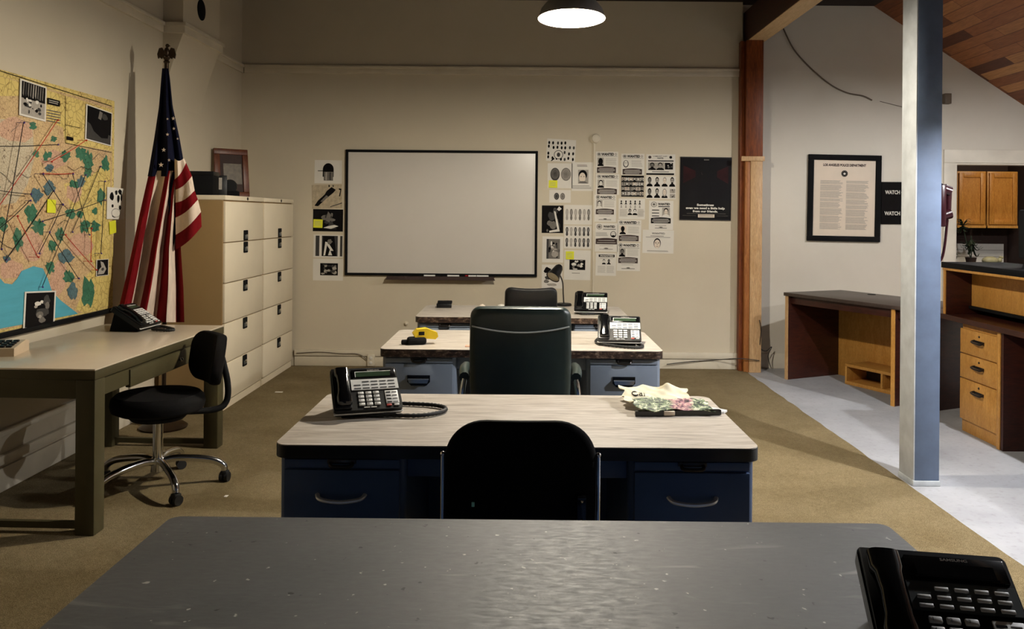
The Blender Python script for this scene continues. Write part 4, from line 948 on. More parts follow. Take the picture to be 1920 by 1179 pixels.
def w13(g):
    g.ring(0.2, 0.87, 0.12, 0.09, 0.16, 1); g.ell(0.2, 0.87, 0.06, 0.04, 3); g.text('WANTED', 0.36, 0.85, 0.07, 1, 0.5, 'L', 0.055); g.lines(0.38, 0.78, 0.86, 0.82, 1, 2, random.Random(5), 0.8, 0.02)
    for k in range(3): g.rect(0.12, 0.66 - 0.1 * k, 0.42, 0.69 - 0.1 * k, 2)
    g.mug(0.54, 0.44, 0.86, 0.76, 4, 1, 8, 0); banner(g, 0.08, 0.22, 0.9, 0.4, 1, 4); g.lines(0.25, 0.12, 0.8, 0.17, 1, 4, random.Random(2)); g.lines(0.25, 0.05, 0.75, 0.07, 1, 3, random.Random(3), 1, 0.05); g.blob(0.5, 0.09, 0.1, 0.02, 3, random.Random(3))
wanted((1217, 376, 1262, 431), 'wanted notice with a short haired portrait at right, under the rows of portraits', w13, 0.4)
def w14(g):
    g.text('WANTED', 0.5, 0.82, 0.07, 1, 0.42, 'C', 0.02); g.lines(0.25, 0.72, 0.72, 0.77, 1, 3, random.Random(5)); g.lines(0.1, 0.68, 0.9, 0.70, 1, 3, random.Random(6), 1, 0.02); g.ell(0.47, 0.43, 0.115, 0.22, 1, 22); g.ell(0.47, 0.40, 0.095, 0.19, 8, 22)
    for e in (-0.045, 0.045): g.rect(0.47 + e - 0.025, 0.46, 0.47 + e + 0.025, 0.475, 1); g.ell(0.47 + e, 0.43, 0.018, 0.015, 1, 8)
    g.rect(0.46, 0.34, 0.48, 0.43, 4); g.rect(0.43, 0.28, 0.51, 0.295, 1); g.lines(0.15, 0.06, 0.85, 0.13, 2, 3, random.Random(7), 0.4)
wanted((1205, 431, 1263, 475), 'wanted notice with a sketched face, lowest at the right', w14, 1.0)
# dark poster
a = P(1275, 294, YB); b = P(1370, 413.5, YB); w, h = b.x - a.x, a.z - b.z
g = Page(w, h, 9, 0.012, ('posterblack', 'postgrey'))
g.poly([(0.06, 0.86), (0.3, 0.78), (0.3, 0.68), (0.06, 0.58)], 10); g.poly([(0.94, 0.86), (0.72, 0.78), (0.72, 0.68), (0.94, 0.58)], 10); g.ell(0.48, 0.76, 0.07, 0.06, 6); g.poly([(0.28, 0.3), (0.74, 0.3), (0.68, 0.62), (0.58, 0.72), (0.42, 0.72), (0.32, 0.62)], 9); g.ell(0.5, 0.78, 0.09, 0.08, 9)
for i, (s_, wd) in enumerate((('Sometimes', 0.33), ('even we need a little help', 0.76), ('from our friends.', 0.49))): g.text(s_, 0.5, 0.228 - 0.05 * i, 0.032, 0, wd, 'C', 0.045)
g.rect(0.14, 0.105, 0.9, 0.109, 3); g.rect(0.36, 0.045, 0.68, 0.095, 8); g.lines(0.38, 0.05, 0.66, 0.09, 2, 3, random.Random(4), 0.4, 0.02); g.rect(0.06, 0.072, 0.32, 0.075, 3); g.rect(0.72, 0.072, 0.94, 0.075, 3); g.lines(0.46, 0.945, 0.56, 0.965, 1, 3, random.Random(3), 0.8, 0)
g.rect(0, 0.985, 1, 1, 2); g.rect(0, 0, 1, 0.012, 2)
g.done('movie_poster', 'dark poster with a shadowed figure and white lettering on the back wall', 'poster', ((a.x + b.x) / 2, YB + 0.001, (a.z + b.z) / 2), 0, R(0.4))
# round detector with conduit
c = P(1117, 260, YB)
t = thing('smoke_detector', 'round cream detector above the wanted notices, thin conduit dropping from it', 'detector', (c.x, YB, c.z))
m = MB(); m.lathe([(0.05, 0), (0.05, 0.012), (0.043, 0.016), (0.038, 0.03), (0.03, 0.034), (0.001, 0.034)], 28, 0, Matrix.Rotation(PI / 2, 4, 'X')); m.build('detector_body', M['trim'], t)
x_ = P(1113, 420, YB).x - c.x; zb = P(1113, 600, YB).z - c.z
m = MB(); m.box(x_ - 0.008, x_ + 0.008, -0.016, -0.001, zb, -0.046, bev=0.003); m.build('conduit', M['trim'], t)
c = P(762, 606, YB)
m = MB(); m.ell((0, -0.018, 0), 0.016, 0, 12); m.cyl((0, 0, 0), (0, -0.012, 0), 0.02); tag(m.build('wall_fitting', M['trim'], None, (c.x, YB - 0.001, c.z)), 'small round cream fitting on the wall low left of the whiteboard', 'fitting')
# outlet and loose cables along the wall foot
c = P(697, 674, YB)
t = thing('power_outlet', 'cream power outlet box at the foot of the back wall', 'outlet', (c.x, YB - 0.03, c.z))
m = MB(); m.box(-0.035, 0.035, -0.022, 0.03, -0.055, 0.055, bev=0.005); m.build('outlet_box', M['trim'], t)
m = MB()
for z in (-0.022, 0.022): m.ell((0, -0.0225, z), (0.017, 0.003, 0.016), 0, 14)
m.build('socket', M['paper'], t)
def cable(name, label, pts, r, mt): 
    q = MB(); q.tube(spline(pts, 5), r, 6); return tag(q.build(name, M[mt]), label, 'cable')
cable('wall_cable', 'thin dark cable stapled along the wall foot left of the desks', [P(556, 662, YB - 0.04), P(600, 660, YB - 0.034), P(640, 663, YB - 0.034), P(672, 664, YB - 0.04), P(690, 676, YB - 0.034)], 0.004, 'cable')
cable('wall_cable', 'loose dark cable running along the wall foot to the wooden post', [P(1250, 683, YB - 0.04), P(1292, 678, YB - 0.036), P(1340, 675, YB - 0.034), P(1385, 672, 7.87), P(1424, 676, 7.87)], 0.004, 'cablek')
cable('wall_cable', 'black cable loop at the right side of the wooden post', [P(1424, 600, 7.86), P(1427, 620, 7.88), P(1425, 650, 7.9), P(1436, 658, 8.0), P(1447, 650, 8.05), P(1440, 668, 8.0), P(1446, 690, 8.05)], 0.004, 'cablek')
cable('hanging_cable', 'grey cable drooping across the upper white wall from the beam', [P(1468, 52, YR - 0.03), P(1488, 92, YR - 0.02), P(1520, 128, YR - 0.015), P(1556, 158, YR - 0.015), P(1588, 174, YR - 0.015), P(1618, 180, YR - 0.015), P(1635, 188, YR - 0.012)], 0.007, 'cable')
cable('wall_cable', 'faint thin cable on the upper white wall leading behind the blue post', [P(1650, 190, YR - 0.005), P(1690, 200, YR - 0.005), P(1720, 207, YR - 0.005)], 0.003, 'cable')
c = P(1772, 186, YR)
m = MB(); m.box(-0.03, 0.035, -0.06, 0, -0.05, 0.05, bev=0.006); tag(m.build('wall_sensor', M['cable'], None, (c.x, YR - 0.001, c.z)), 'small grey sensor box on the upper white wall beside the blue post', 'sensor')

# ================================================================== FRAMED DOCUMENT AND SIGN
a = P(1514, 290, YR); b = P(1649, 453, YR); w, h = b.x - a.x, a.z - b.z
t = thing('framed_document', 'black framed cream police document with two text columns on the white wall', 'framed document', ((a.x + b.x) / 2, YR - 0.002, (a.z + b.z) / 2))
t.rotation_euler = (0, R(0.7), 0)
m = MB(); fw = 0.052
for bx in ((-w / 2, w / 2, h / 2 - fw, h / 2), (-w / 2, w / 2, -h / 2, -h / 2 + fw), (-w / 2, -w / 2 + fw, -h / 2 + fw, h / 2 - fw), (w / 2 - fw, w / 2, -h / 2 + fw, h / 2 - fw)): m.box(bx[0], bx[1], -0.03, 0, bx[2], bx[3], bev=0.004)
m.build('frame', M['blackm'], t)
g = Page(w - 2 * fw + 0.01, h - 2 * fw + 0.01, 8, 0.004)
g.text('LOS ANGELES POLICE DEPARTMENT', 0.5, 0.915, 0.03, 6, 0.68, 'C', 0.055); g.ell(0.5, 0.82, 0.052, 0.042, 1, 24); g.ring(0.5, 0.82, 0.042, 0.034, 0.12, 3, 1); g.poly([(0.475, 0.82), (0.5, 0.835), (0.525, 0.82), (0.5, 0.812)], 0); g.rect(0.485, 0.805, 0.515, 0.812, 0)
for x0, x1, sd in ((0.12, 0.48, 1), (0.53, 0.89, 2)):
    y = 0.73
    r2 = random.Random(sd)
    while y > 0.12:
        n = r2.randint(3, 8); hgt = 0.0125 * n; g.lines(x0, max(y - hgt, 0.09), x1, y, n, 4 if sd else 3, r2, 0.5, 0.2); y -= hgt + 0.008
o = g.mb.build('document', g.mats, t); o.location = (0, -0.008, 0)
a = P(1652, 341, YR); b = P(1762, 421, YR); w, h = b.x - a.x, a.z - b.z
t = thing('watch_sign', 'black sign with white lettering on the white wall behind the blue post', 'sign', ((a.x + b.x) / 2, YR - 0.002, (a.z + b.z) / 2))
g = Page(w, h, 1, 0.012); g.done; 
g.text('WATCH COMMANDER', 0.06, 0.715, 0.085, 0, 0.70, 'L', 0.03); g.text('WATCH SERGEANT', 0.05, 0.215, 0.085, 0, 0.63, 'L', 0.03)
o = g.mb.build('sign_board', g.mats, t)
q = MB(); q.box(0.06, 0.19, -0.016, -0.012, -0.055, 0.055); q.build('name_slot', M['ink2'], t)

# ================================================================== WALL PHONE ON THE BLUE POST
c = Vector((2.225 + 0.070, 4.66, 0))
t = thing('wall_phone', 'dark maroon wall phone with looped cord on the side of the blue post', 'phone', (2.296, 4.66, 1.56))
m = MB(); m.box(0, 0.035, -0.05, 0.05, -0.14, 0.09, bev=0.008); m.build('phone_body', M['maroon'], t)
m = MB(); m.tube(spline([(0.045, 0, 0.085), (0.068, 0, 0.06), (0.068, 0, 0.0), (0.064, 0, -0.06), (0.045, 0, -0.09)], 5), [0.016] * 21, 12)
hs = m.build('handset', M['maroon'], t)
m = MB(); m.cyl((0.02, 0, 0.075), (0.075, 0, 0.055), 0.027, 0.03, 18); m.build('earpiece', M['maroon'], hs)
m = MB(); m.cyl((0.02, 0, -0.085), (0.078, 0, -0.065), 0.027, 0.03, 18); m.build('mouthpiece', M['maroon'], hs)
m = MB(); m.tube(spline([(0.064, 0, -0.1), (0.06, 0, -0.14), (0.05, 0, -0.24), (0.036, 0, -0.31), (0.016, 0, -0.335), (0.004, 0, -0.31), (0.004, 0, -0.16)], 7), 0.0075, 8); m.build('cord', M['maroon'], t)
# ================================================================== WALL MAP
MY0, MY1, MZ0, MZ1 = 3.72, 5.515, 0.835, 2.19
mw, mh = MY1 - MY0, MZ1 - MZ0; XM = XL + 0.006
def street_mat(name, c1, c2, line, sc):
    t = NT(name); v = t.mapped()
    n = t.noise(v, 7, 5, 0.65)
    vo = t.n('ShaderNodeTexVoronoi', feature='DISTANCE_TO_EDGE', Scale=sc); t.l(v, vo.inputs['Vector'])
    vo2 = t.n('ShaderNodeTexVoronoi', feature='DISTANCE_TO_EDGE', Scale=sc * 0.23)
    w_ = t.noise(v, 9, 3); t.l(t.mixc(0.12, v, w_.outputs['Color']), vo2.inputs['Vector'])
    vc = t.n('ShaderNodeTexVoronoi', feature='F1', Scale=sc * 0.16); t.l(v, vc.inputs['Vector'])
    base = t.ramp(n.outputs['Fac'], [(0.35, lin(c1)), (0.65, lin(c2))])
    hue = t.ramp(vc.outputs['Color'], [(0.0, lin(c1)), (0.5, lin(c2)), (1.0, lin(mix(c1, (200, 160, 140), 0.35)))])
    a = t.mixc(0.5, base.outputs['Color'], hue.outputs['Color'])
    l1 = t.ramp(vo.outputs['Distance'], [(0.02, (0.68, 0.63, 0.58)), (0.08, (1, 1, 1))])
    l2 = t.ramp(vo2.outputs['Distance'], [(0.002, lin(line)), (0.009, (1, 1, 1))])
    a = t.mixc(1.0, a, l1.outputs['Color'], 'MULTIPLY'); a = t.mixc(1.0, a, l2.outputs['Color'], 'MULTIPLY')
    t.l(a, t.b.inputs['Base Color']); t.b.inputs['Roughness'].default_value = 0.6; t.b.inputs['Specular IOR Level'].default_value = 0.25
    return t.m
M['map_city'] = street_mat('map printed town streets', (196, 164, 124), (212, 184, 134), (120, 70, 50), 46)
M['map_yellow'] = street_mat('map printed yellow hills', (206, 182, 104), (220, 198, 122), (128, 96, 50), 24)
M['map_grey'] = street_mat('map printed pale valley', (190, 174, 146), (204, 192, 164), (96, 76, 60), 60)
M['map_green'] = street_mat('map printed green parks', (50, 104, 80), (68, 120, 92), (60, 80, 60), 40)
M['map_slate'] = street_mat('map printed slate parks', (72, 100, 110), (88, 116, 120), (60, 70, 80), 40)
M['map_pink'] = street_mat('map printed pink districts', (200, 158, 134), (210, 172, 142), (120, 70, 60), 52)
t = thing('wall_map', 'large pinned street map with green parks and blue ocean on the left wall', 'map', (XM, (MY0 + MY1) / 2, (MZ0 + MZ1) / 2), PI / 2)
g = Page(mw, mh, 0, 0.004, ('map_city', 'map_yellow', 'map_grey', 'map_green', 'map_sea', 'map_pink', 'map_slate'))
CI, YE, GR, GN, SE, PK, SL = 9, 10, 11, 12, 13, 14, 15
def q(u, v):
    p = PX(u, v, XM + 0.005); return ((p.y - MY0) / mw, (p.z - MZ0) / mh)
g.rect(0.0, 0.0, 1.0, 1.0, YE); g.rect(0.004, 0.008, 0.985, 0.975, CI)
r_ = random.Random(17)
g.poly([q(*p) for p in ((-60, 125), (209, 205), (209, 283), (122, 268), (118, 240), (88, 225), (86, 178), (30, 180), (-60, 180))], YE)
g.poly([q(*p) for p in ((120, 345), (135, 400), (150, 390), (168, 440), (165, 470), (178, 500), (160, 520), (180, 540), (150, 560), (142, 580), (160, 587), (208, 572), (207, 300), (170, 330))], YE)
g.poly([q(*p) for p in ((-90, 215), (30, 225), (62, 240), (64, 300), (52, 345), (30, 380), (-90, 400))], GR)
for cx, cy, rx, ry in ((30, 245, 34, 26), (100, 300, 26, 18), (60, 462, 26, 30), (110, 520, 18, 36), (150, 460, 24, 26), (140, 360, 16, 20), (20, 505, 24, 20)): g.poly([q(cx + rx * (0.7 + 0.4 * r_.random()) * math.cos(2 * PI * i / 12), cy + ry * (0.7 + 0.4 * r_.random()) * math.sin(2 * PI * i / 12)) for i in range(12)], PK)
def park(cx, cy, w, h, c=GN):
    n = 19; g.poly([q(cx + w / 2 * (0.5 + 0.6 * r_.random()) * math.cos(2 * PI * i / n), cy + h / 2 * (0.5 + 0.6 * r_.random()) * math.sin(2 * PI * i / n)) for i in range(n)], c)
for a in ((62, 235, 17, 20), (101, 260, 14, 14), (68, 288, 15, 16), (86, 293, 12, 20), (94, 290, 10, 16), (122, 292, 24, 24), (152, 288, 26, 30), (166, 300, 26, 40), (197, 307, 20, 36), (165, 322, 16, 30), (189, 368, 16, 38), (34, 450, 22, 54), (58, 400, 26, 42), (72, 425, 30, 34), (98, 460, 22, 26), (112, 440, 18, 34), (158, 424, 26, 30), (178, 425, 22, 26), (132, 400, 24, 22), (128, 520, 22, 30), (164, 548, 30, 66), (94, 500, 22, 28), (178, 395, 12, 16), (5, 420, 20, 30), (140, 345, 26, 20), (-20, 350, 40, 30), (150, 402, 18, 16)): park(*a)
for a in ((68, 364, 26, 34), (92, 352, 24, 30), (124, 482, 32, 30), (135, 545, 22, 40), (92, 314, 18, 18), (152, 340, 20, 24), (12, 485, 16, 16), (-40, 440, 40, 30)): park(*a, SL)
g.poly([q(*p) for p in ((-120, 515), (0, 522), (8, 531), (22, 533), (32, 522), (40, 508), (62, 499), (80, 503), (89, 522), (97, 546), (112, 562), (130, 576), (146, 588), (0, 616), (-120, 650))], SE)
def mapline(pts, w, c):
    for a, b in zip(pts, pts[1:]):
        A, B = q(*a), q(*b); dx, dy = (B[0] - A[0]) * mw, (B[1] - A[1]) * mh; L = math.hypot(dx, dy); nx, ny = -dy / L * w / mw, dx / L * w / mh
        g.poly([(A[0] - nx, A[1] - ny), (B[0] - nx, B[1] - ny), (B[0] + nx, B[1] + ny), (A[0] + nx, A[1] + ny)], c)
mapline([(-60, 114), (209, 199)], 0.0022, 1); mapline([(122, 180), (122, 268), (209, 286)], 0.0018, 1); mapline([(122, 234), (150, 240)], 0.0015, 1)
for k in range(16):
    x, y = r_.uniform(-20, 200), r_.uniform(240, 480); pts = [(x, y)]
    for i in range(4): x += r_.uniform(4, 16); y += r_.uniform(-16, 18); pts.append((min(x, 207), y))
    mapline(pts, 0.0012, r_.choice((6, 3, 6, 2)))
g.poly([q(*p) for p in ((88, 183), (111, 189), (111, 200), (88, 195))], 1); g.lines(*q(90, 193), *q(108, 190), 2, 4, r_)
g.poly([q(*p) for p in ((124, 255), (136, 258), (136, 264), (124, 262))], 1)
for k in range(5): g.poly([q(*p) for p in ((87, 205 + 5 * k), (112, 210 + 5 * k), (112, 211.5 + 5 * k), (87, 206.5 + 5 * k))], 3)
g.mb.build('map_sheet', g.mats, t)
m = MB(); m.box(-mw / 2, mw / 2, -0.02, 0.0, -mh / 2 - 0.03, -mh / 2 - 0.003, bev=0.003); m.build('bottom_rail', M['blackm'], t)
# strings and pins
XS0 = XM + 0.010; _ns = [0]
def string(label, a, b, c):
    XS = XS0 - 0.002 + 0.0046 * ((_ns[0] * 7) % 11); _ns[0] += 1
    A, B = PX(*a, XS), PX(*b, XS); t = thing('map_string', label, 'string', A)
    m = MB(); L = B - A; mid = L * 0.5 + Vector((0.002, 0, -0.004)); m.tube(spline([Vector((0, 0, 0)), mid, L], 4), 0.0021, 6); m.build('thread', M[c], t)
    for p in (Vector((0, 0, 0)), L):
        m = MB(); m.cyl(p + Vector((XM + 0.004 - XS, 0, 0)), p, 0.0015, n=6); m.ell(p + Vector((0.004, 0, 0)), 0.0055, 0, 10); m.build('pin', M['pin' if c == 'string_b' else 'string_r'], t)
for s_ in (
    ('black string running level across the upper left of the map, just below the first photo', (-40, 274), (108, 271), 'string_b'),
    ('black string falling almost straight down from the map photo of pale debris', (44, 230), (2, 467), 'string_b'),
    ('red string slanting down left from below the small dark caption of the map', (108, 225), (-6, 392), 'string_r'),
    ('short red string leading from the dark framed photo down left across the map', (161, 263), (96, 303), 'string_r'),
    ('black string near the left frame edge ending at a slate patch of the map', (-30, 352), (57, 364), 'string_b'),
    ('short level red string between two pins above the yellow note on the map', (80, 325), (136, 325), 'string_r'),
    ('black string down right from the left end of the short level red string', (80, 326), (117, 383), 'string_b'),
    ('black string dropping from the right end of the short level red string', (136, 326), (167, 440), 'string_b'),
    ('black string slanting from the upper right green patches to the map middle', (188, 312), (135, 435), 'string_b'),
    ('near vertical black string along the right yellow margin of the map', (196, 340), (189, 475), 'string_b'),
    ('longest black string slanting from upper right down to the ocean', (160, 328), (79, 538), 'string_b'),
    ('black string slanting from behind the yellow note to the lower left coast', (100, 358), (11, 487), 'string_b'),
    ('black string running down right to the pale district above the coast', (92, 435), (147, 522), 'string_b'),
    ('black string crossing under the yellow note down left to a red string end', (117, 384), (73, 475), 'string_b'),
    ('red string slanting down right to a pin above the ocean', (32, 405), (71, 482), 'string_r'),
    ('red string slanting toward the small photo at the lower right of the map', (122, 440), (180, 506), 'string_r'),
    ('black string rising gently from the map centre to the right margin', (79, 415), (196, 375), 'string_b'),
    ('near vertical red string right of the map centre', (171, 428), (170, 490), 'string_r'),
    ('black string slanting from a slate patch down left to the frame edge', (56, 376), (-8, 434), 'string_b')): string(*s_)
# photos and notes on the map
def wall_sheet(u0, v0, u1, v1, base, off=0.0086):
    """image corners: left edge u0, right edge u1; v0/v1 = top / bottom at the middle"""
    uc = (u0 + u1) / 2; a = PX(u0, (v0 + v1) / 2, XM + off); b = PX(u1, (v0 + v1) / 2, XM + off); tp = PX(uc, v0, XM + off); bt = PX(uc, v1, XM + off)
    return Page(b.y - a.y, tp.z - bt.z, base, 0.0025), Vector((XM + off, (a.y + b.y) / 2, (tp.z + bt.z) / 2))
GM = 'photos pinned on the wall map'
def mput(pg, name, label, cat, tilt=0, grp=GM): return pg[0].done(name, label, cat, pg[1], PI / 2, R(tilt), grp)
p = wall_sheet(36, 155, 86, 222, 0); g = p[0]; rr = random.Random(5); g.rect(0.06, 0.05, 0.95, 0.96, 4); g.rect(0.06, 0.5, 0.95, 0.96, 1)
for k in range(9): x = 0.1 + 0.09 * k; g.poly([(x, 0.55 + 0.1 * rr.random()), (x + 0.04, 0.55), (x + 0.06, 0.94), (x + 0.02, 0.95)], rr.choice((2, 3, 3, 4)))
for k in range(18): g.blob(rr.uniform(0.16, 0.85), rr.uniform(0.12, 0.5), rr.uniform(0.03, 0.1), rr.uniform(0.02, 0.07), rr.choice((1, 1, 2, 0, 0)), rr)
mput(p, 'printed_photo', 'photo of pale debris under dark streaks, pinned at the top left of the map', 'photo', 2)
p = wall_sheet(160, 203, 209, 268, 0); g = p[0]; g.rect(0.04, 0.03, 0.97, 0.97, 1); g.poly([(0.04, 0.03), (0.97, 0.03), (0.97, 0.3), (0.5, 0.36), (0.04, 0.52)], 2); g.poly([(0.45, 0.7), (0.56, 0.68), (0.62, 0.9), (0.5, 0.93)], 3); g.blob(0.7, 0.8, 0.14, 0.1, 2, rr); g.poly([(0.15, 0.5), (0.5, 0.6), (0.9, 0.5), (0.85, 0.2), (0.6, 0.16), (0.3, 0.3)], 1)
mput(p, 'printed_photo', 'dark photo with a white border at the top right of the map', 'photo', 3)
p = wall_sheet(180, 486, 203, 517, 0); g = p[0]; g.rect(0.05, 0.03, 0.95, 0.97, 1); g.poly([(0.1, 0.1), (0.6, 0.12), (0.8, 0.4), (0.55, 0.8), (0.3, 0.9), (0.4, 0.55), (0.2, 0.4)], 4); g.blob(0.5, 0.4, 0.15, 0.12, 2, rr)
mput(p, 'printed_photo', 'small dark photo with a pale figure on the lower right of the map', 'photo', 1)
p = wall_sheet(200, 352, 233, 411, 0, 0.0088); g = p[0]
for x, y, rx, ry in ((0.25, 0.72, 0.13, 0.16), (0.5, 0.85, 0.1, 0.1), (0.72, 0.88, 0.13, 0.1), (0.62, 0.66, 0.1, 0.16), (0.8, 0.7, 0.06, 0.16), (0.3, 0.42, 0.08, 0.06), (0.72, 0.38, 0.09, 0.09), (0.45, 0.3, 0.06, 0.05), (0.4, 0.12, 0.14, 0.09)): g.blob(x, y, rx, ry, 1, rr)
g.ring(0.5, 0.2, 0.26, 0.14, 0.1, 3)
mput(p, 'blot_sheet', 'white sheet of black blots on the wall at the right edge of the map', 'paper', 1, GP)
for (u0, v0, u1, v1, lb, tl) in ((88, 374, 104, 399, 'yellow sticky note on the middle of the wall map', 2), (205, 414, 217, 438, 'yellow sticky note curling off the right edge of the map', -8)):
    p = wall_sheet(u0, v0, u1, v1, 5, 0.0086); mput(p, 'sticky_note', lb, 'sticky note', tl, 'yellow sticky notes')

# ================================================================== FLAG
FX, FY = -2.415, 5.67
t = thing('flag', 'draped stars and stripes flag on a floor pole with an eagle finial', 'flag', (FX, FY, FZ))
m = MB(); m.cyl((0, 0, 0.02), (0, 0, 2.47 - FZ), 0.0145, n=14); m.build('pole', M['brass'], t)
m = MB(); m.lathe([(0.15, 0), (0.155, 0.012), (0.13, 0.03), (0.06, 0.045), (0.03, 0.07), (0.024, 0.11), (0.001, 0.11)], 32); m.build('base', M['brass'], t)
m = MB()
zt = 2.47 - FZ
m.lathe([(0.016, zt), (0.022, zt + 0.008), (0.014, zt + 0.02), (0.024, zt + 0.034), (0.026, zt + 0.04), (0.001, zt + 0.045)], 18)
m.ell((0, 0, zt + 0.075), (0.018, 0.018, 0.034)); m.ell((0.006, -0.004, zt + 0.118), (0.013, 0.012, 0.013)); m.tube([(0.014, -0.006, zt + 0.118), (0.03, -0.01, zt + 0.112)], [0.006, 0.001], 8)
for s in (-1, 1):
    m.prism([(s * 0.008, 0.06), (s * 0.03, 0.105), (s * 0.05, 0.10), (s * 0.062, 0.06), (s * 0.056, 0.03), (s * 0.045, 0.04), (s * 0.034, 0.028), (s * 0.018, 0.045)], -0.006, 0.006, lambda a, b, d: Vector((a, d, zt + b)))
m.build('finial', M['brass'], t)
org = Vector((FX, FY, FZ))
def fp(u, v, d): return P(u, v, FY - d) - org
def lerp(a, b, t_): return a + (b - a) * t_
def curve(pts, v):
    for (v0, u0), (v1, u1) in zip(pts, pts[1:]):
        if v <= v1: return lerp(u0, u1, (v - v0) / (v1 - v0))
    return pts[-1][1]
def fbase(s, v): return 0.21 * max(0, (v - 230) / 375) * max(0, 1 - s) ** 1.2
def cloth(m, rows, bounds, cols, sub, depth, back):
    """rows: list of v; bounds(v) -> stripe edges in u; depth(s, v) -> bulge toward the viewer"""
    G = []; 
    for v in rows:
        bs = bounds(v); r = []; n = len(bs) - 1
        for i in range(n):
            for k in range(sub): r.append(lerp(bs[i], bs[i + 1], k / sub))
        r.append(bs[-1]); G.append(r)
    W = len(G[0])
    for sgn in (1, -1):
        V = []
        for r, v in zip(G, rows):
            row = []
            for j, u in enumerate(r):
                s = j / (W - 1); e = math.sin(PI * s) ** 0.35 if 0 < s < 1 else 0
                d = fbase(s, v) + (depth(s, v) if sgn > 0 else -back * e)
                vv = v(s) if callable(v) else v
                row.append(m.bm.verts.new(fp(u, vv, d * (1 if sgn > 0 else 1))))
            V.append(row)
        for a in range(len(V) - 1):
            for j in range(W - 1):
                m.face([V[a][j], V[a][j + 1], V[a + 1][j + 1], V[a + 1][j]], cols[j // sub])
# lower drop with fanned stripes
BT = [279, 293, 311, 319, 324, 329, 334, 342]; BB = [218, 241, 257, 272, 293, 312, 330, 346]
CS = [0, 1, 0, 1, 0, 1, 0]
Lc = [(128, 305), (150, 303), (200, 299), (260, 290), (325, 279), (400, 262), (500, 241), (592, 219), (610, 217)]
Rc = [(128, 315), (150, 318), (200, 323), (260, 336), (300, 343), (340, 342), (465, 339), (540, 344), (612, 346)]
def bl(v):
    k = max(0, min(1, (v - 318) / (604 - 318))) ** 1.0
    l, r = curve(Lc, v), curve(Rc, v); out = []
    for a, b in zip(BT, BB):
        f0 = (a - BT[0]) / (BT[-1] - BT[0]); f1 = (b - BB[0]) / (BB[-1] - BB[0]); f = lerp(f0, f1, k ** 0.8); out.append(lerp(l, r, f))
    return out
def dl(s, v): return 0.035 + 0.05 * math.sin(PI * s) + 0.05 * math.sin(s * 6 * PI + 0.4) * min(1, (v - 300) / 120 if v > 300 else 0.2) + 0.006 * math.sin(v * 0.11 + s * 9)
m = MB(); cloth(m, [320 + i * 8 for i in range(36)] + [604], bl, CS, 5, dl, 0.05); m.build('stripes', [M['red'], M['white']], t)
# canton
def bc(v): l, r = curve(Lc, v) - 1, curve(Rc, v) + 1; return [l, lerp(l, r, 0.35), lerp(l, r, 0.7), r]
def dc(s, v): return 0.03 + (0.055 * math.sin(PI * s) + 0.022 * math.sin(s * 5 * PI)) * min(1, (v - 128) / 120)
m = MB(); cloth(m, [128 + i * 7.5 for i in range(28)], bc, [0, 0, 0], 6, dc, 0.055)
# navy strip painting in the shade of the centre fold below the canton
m.prism([(312, 322), (328, 322), (331, 380), (331, 430), (326, 462), (320, 440), (316, 390)], 0.092, 0.097, lambda a, b, d: fp(a, b, d))
def star(u, v, r, d):
    m.prism([(u + (r if i % 2 == 0 else r * 0.4) * math.sin(PI * i / 5), v - (r if i % 2 == 0 else r * 0.4) * math.cos(PI * i / 5)) for i in range(10)], d, d + 0.002, lambda a, b, dd: fp(a, b, dd), 1)
for u, v, r in ((325, 222, 4), (314, 223, 2.6), (326, 241, 3.2), (314, 252, 3.6), (333, 260, 2.6), (307, 281, 4.5), (302, 309, 5.2), (317, 300, 3.2)): star(u, v, r, 0.122)
m.build('canton', [M['navy'], M['white']], t)
# front fold with slanted stripes
lv = [297, 336, 356, 380, 408, 440, 468]; rv = [296, 305, 330, 357, 374, 397, 425]; ru = [345, 349, 360, 365, 371, 377, 378]
m = MB(); CF = [1, 0, 1, 0, 1, 0]
for sg in (1, -1):
    for i in range(6):
        for a in range(8):
            for b in range(10):
                def pt(a_, b_):
                    k = lerp(i, i + 1, a_ / 8); j = min(int(k), 5); fr = k - j; s = b_ / 10
                    vl, vr, ur = lerp(lv[j], lv[j + 1], fr), lerp(rv[j], rv[j + 1], fr), lerp(ru[j], ru[j + 1], fr)
                    ul = 327 + 3 * (k / 6)
                    u = lerp(ul, ur, s); v = lerp(vl, vr, s) + 5 * math.sin(PI * s)
                    e = math.sin(PI * min(1, s * 1.0)) ** 0.5 if 0 < s < 1 else 0
                    return fp(u, v, 0.10 + (0.04 * e + 0.012 * math.sin(s * 7 + k * 0.7) * e if sg > 0 else -0.03 * e))
                m.face([m.bm.verts.new(pt(a, b)), m.bm.verts.new(pt(a, b + 1)), m.bm.verts.new(pt(a + 1, b + 1)), m.bm.verts.new(pt(a + 1, b))], CF[i])
bmesh.ops.remove_doubles(m.bm, verts=m.bm.verts[:], dist=0.0004)
m.build('front_fold', [M['red'], M['white']], t)

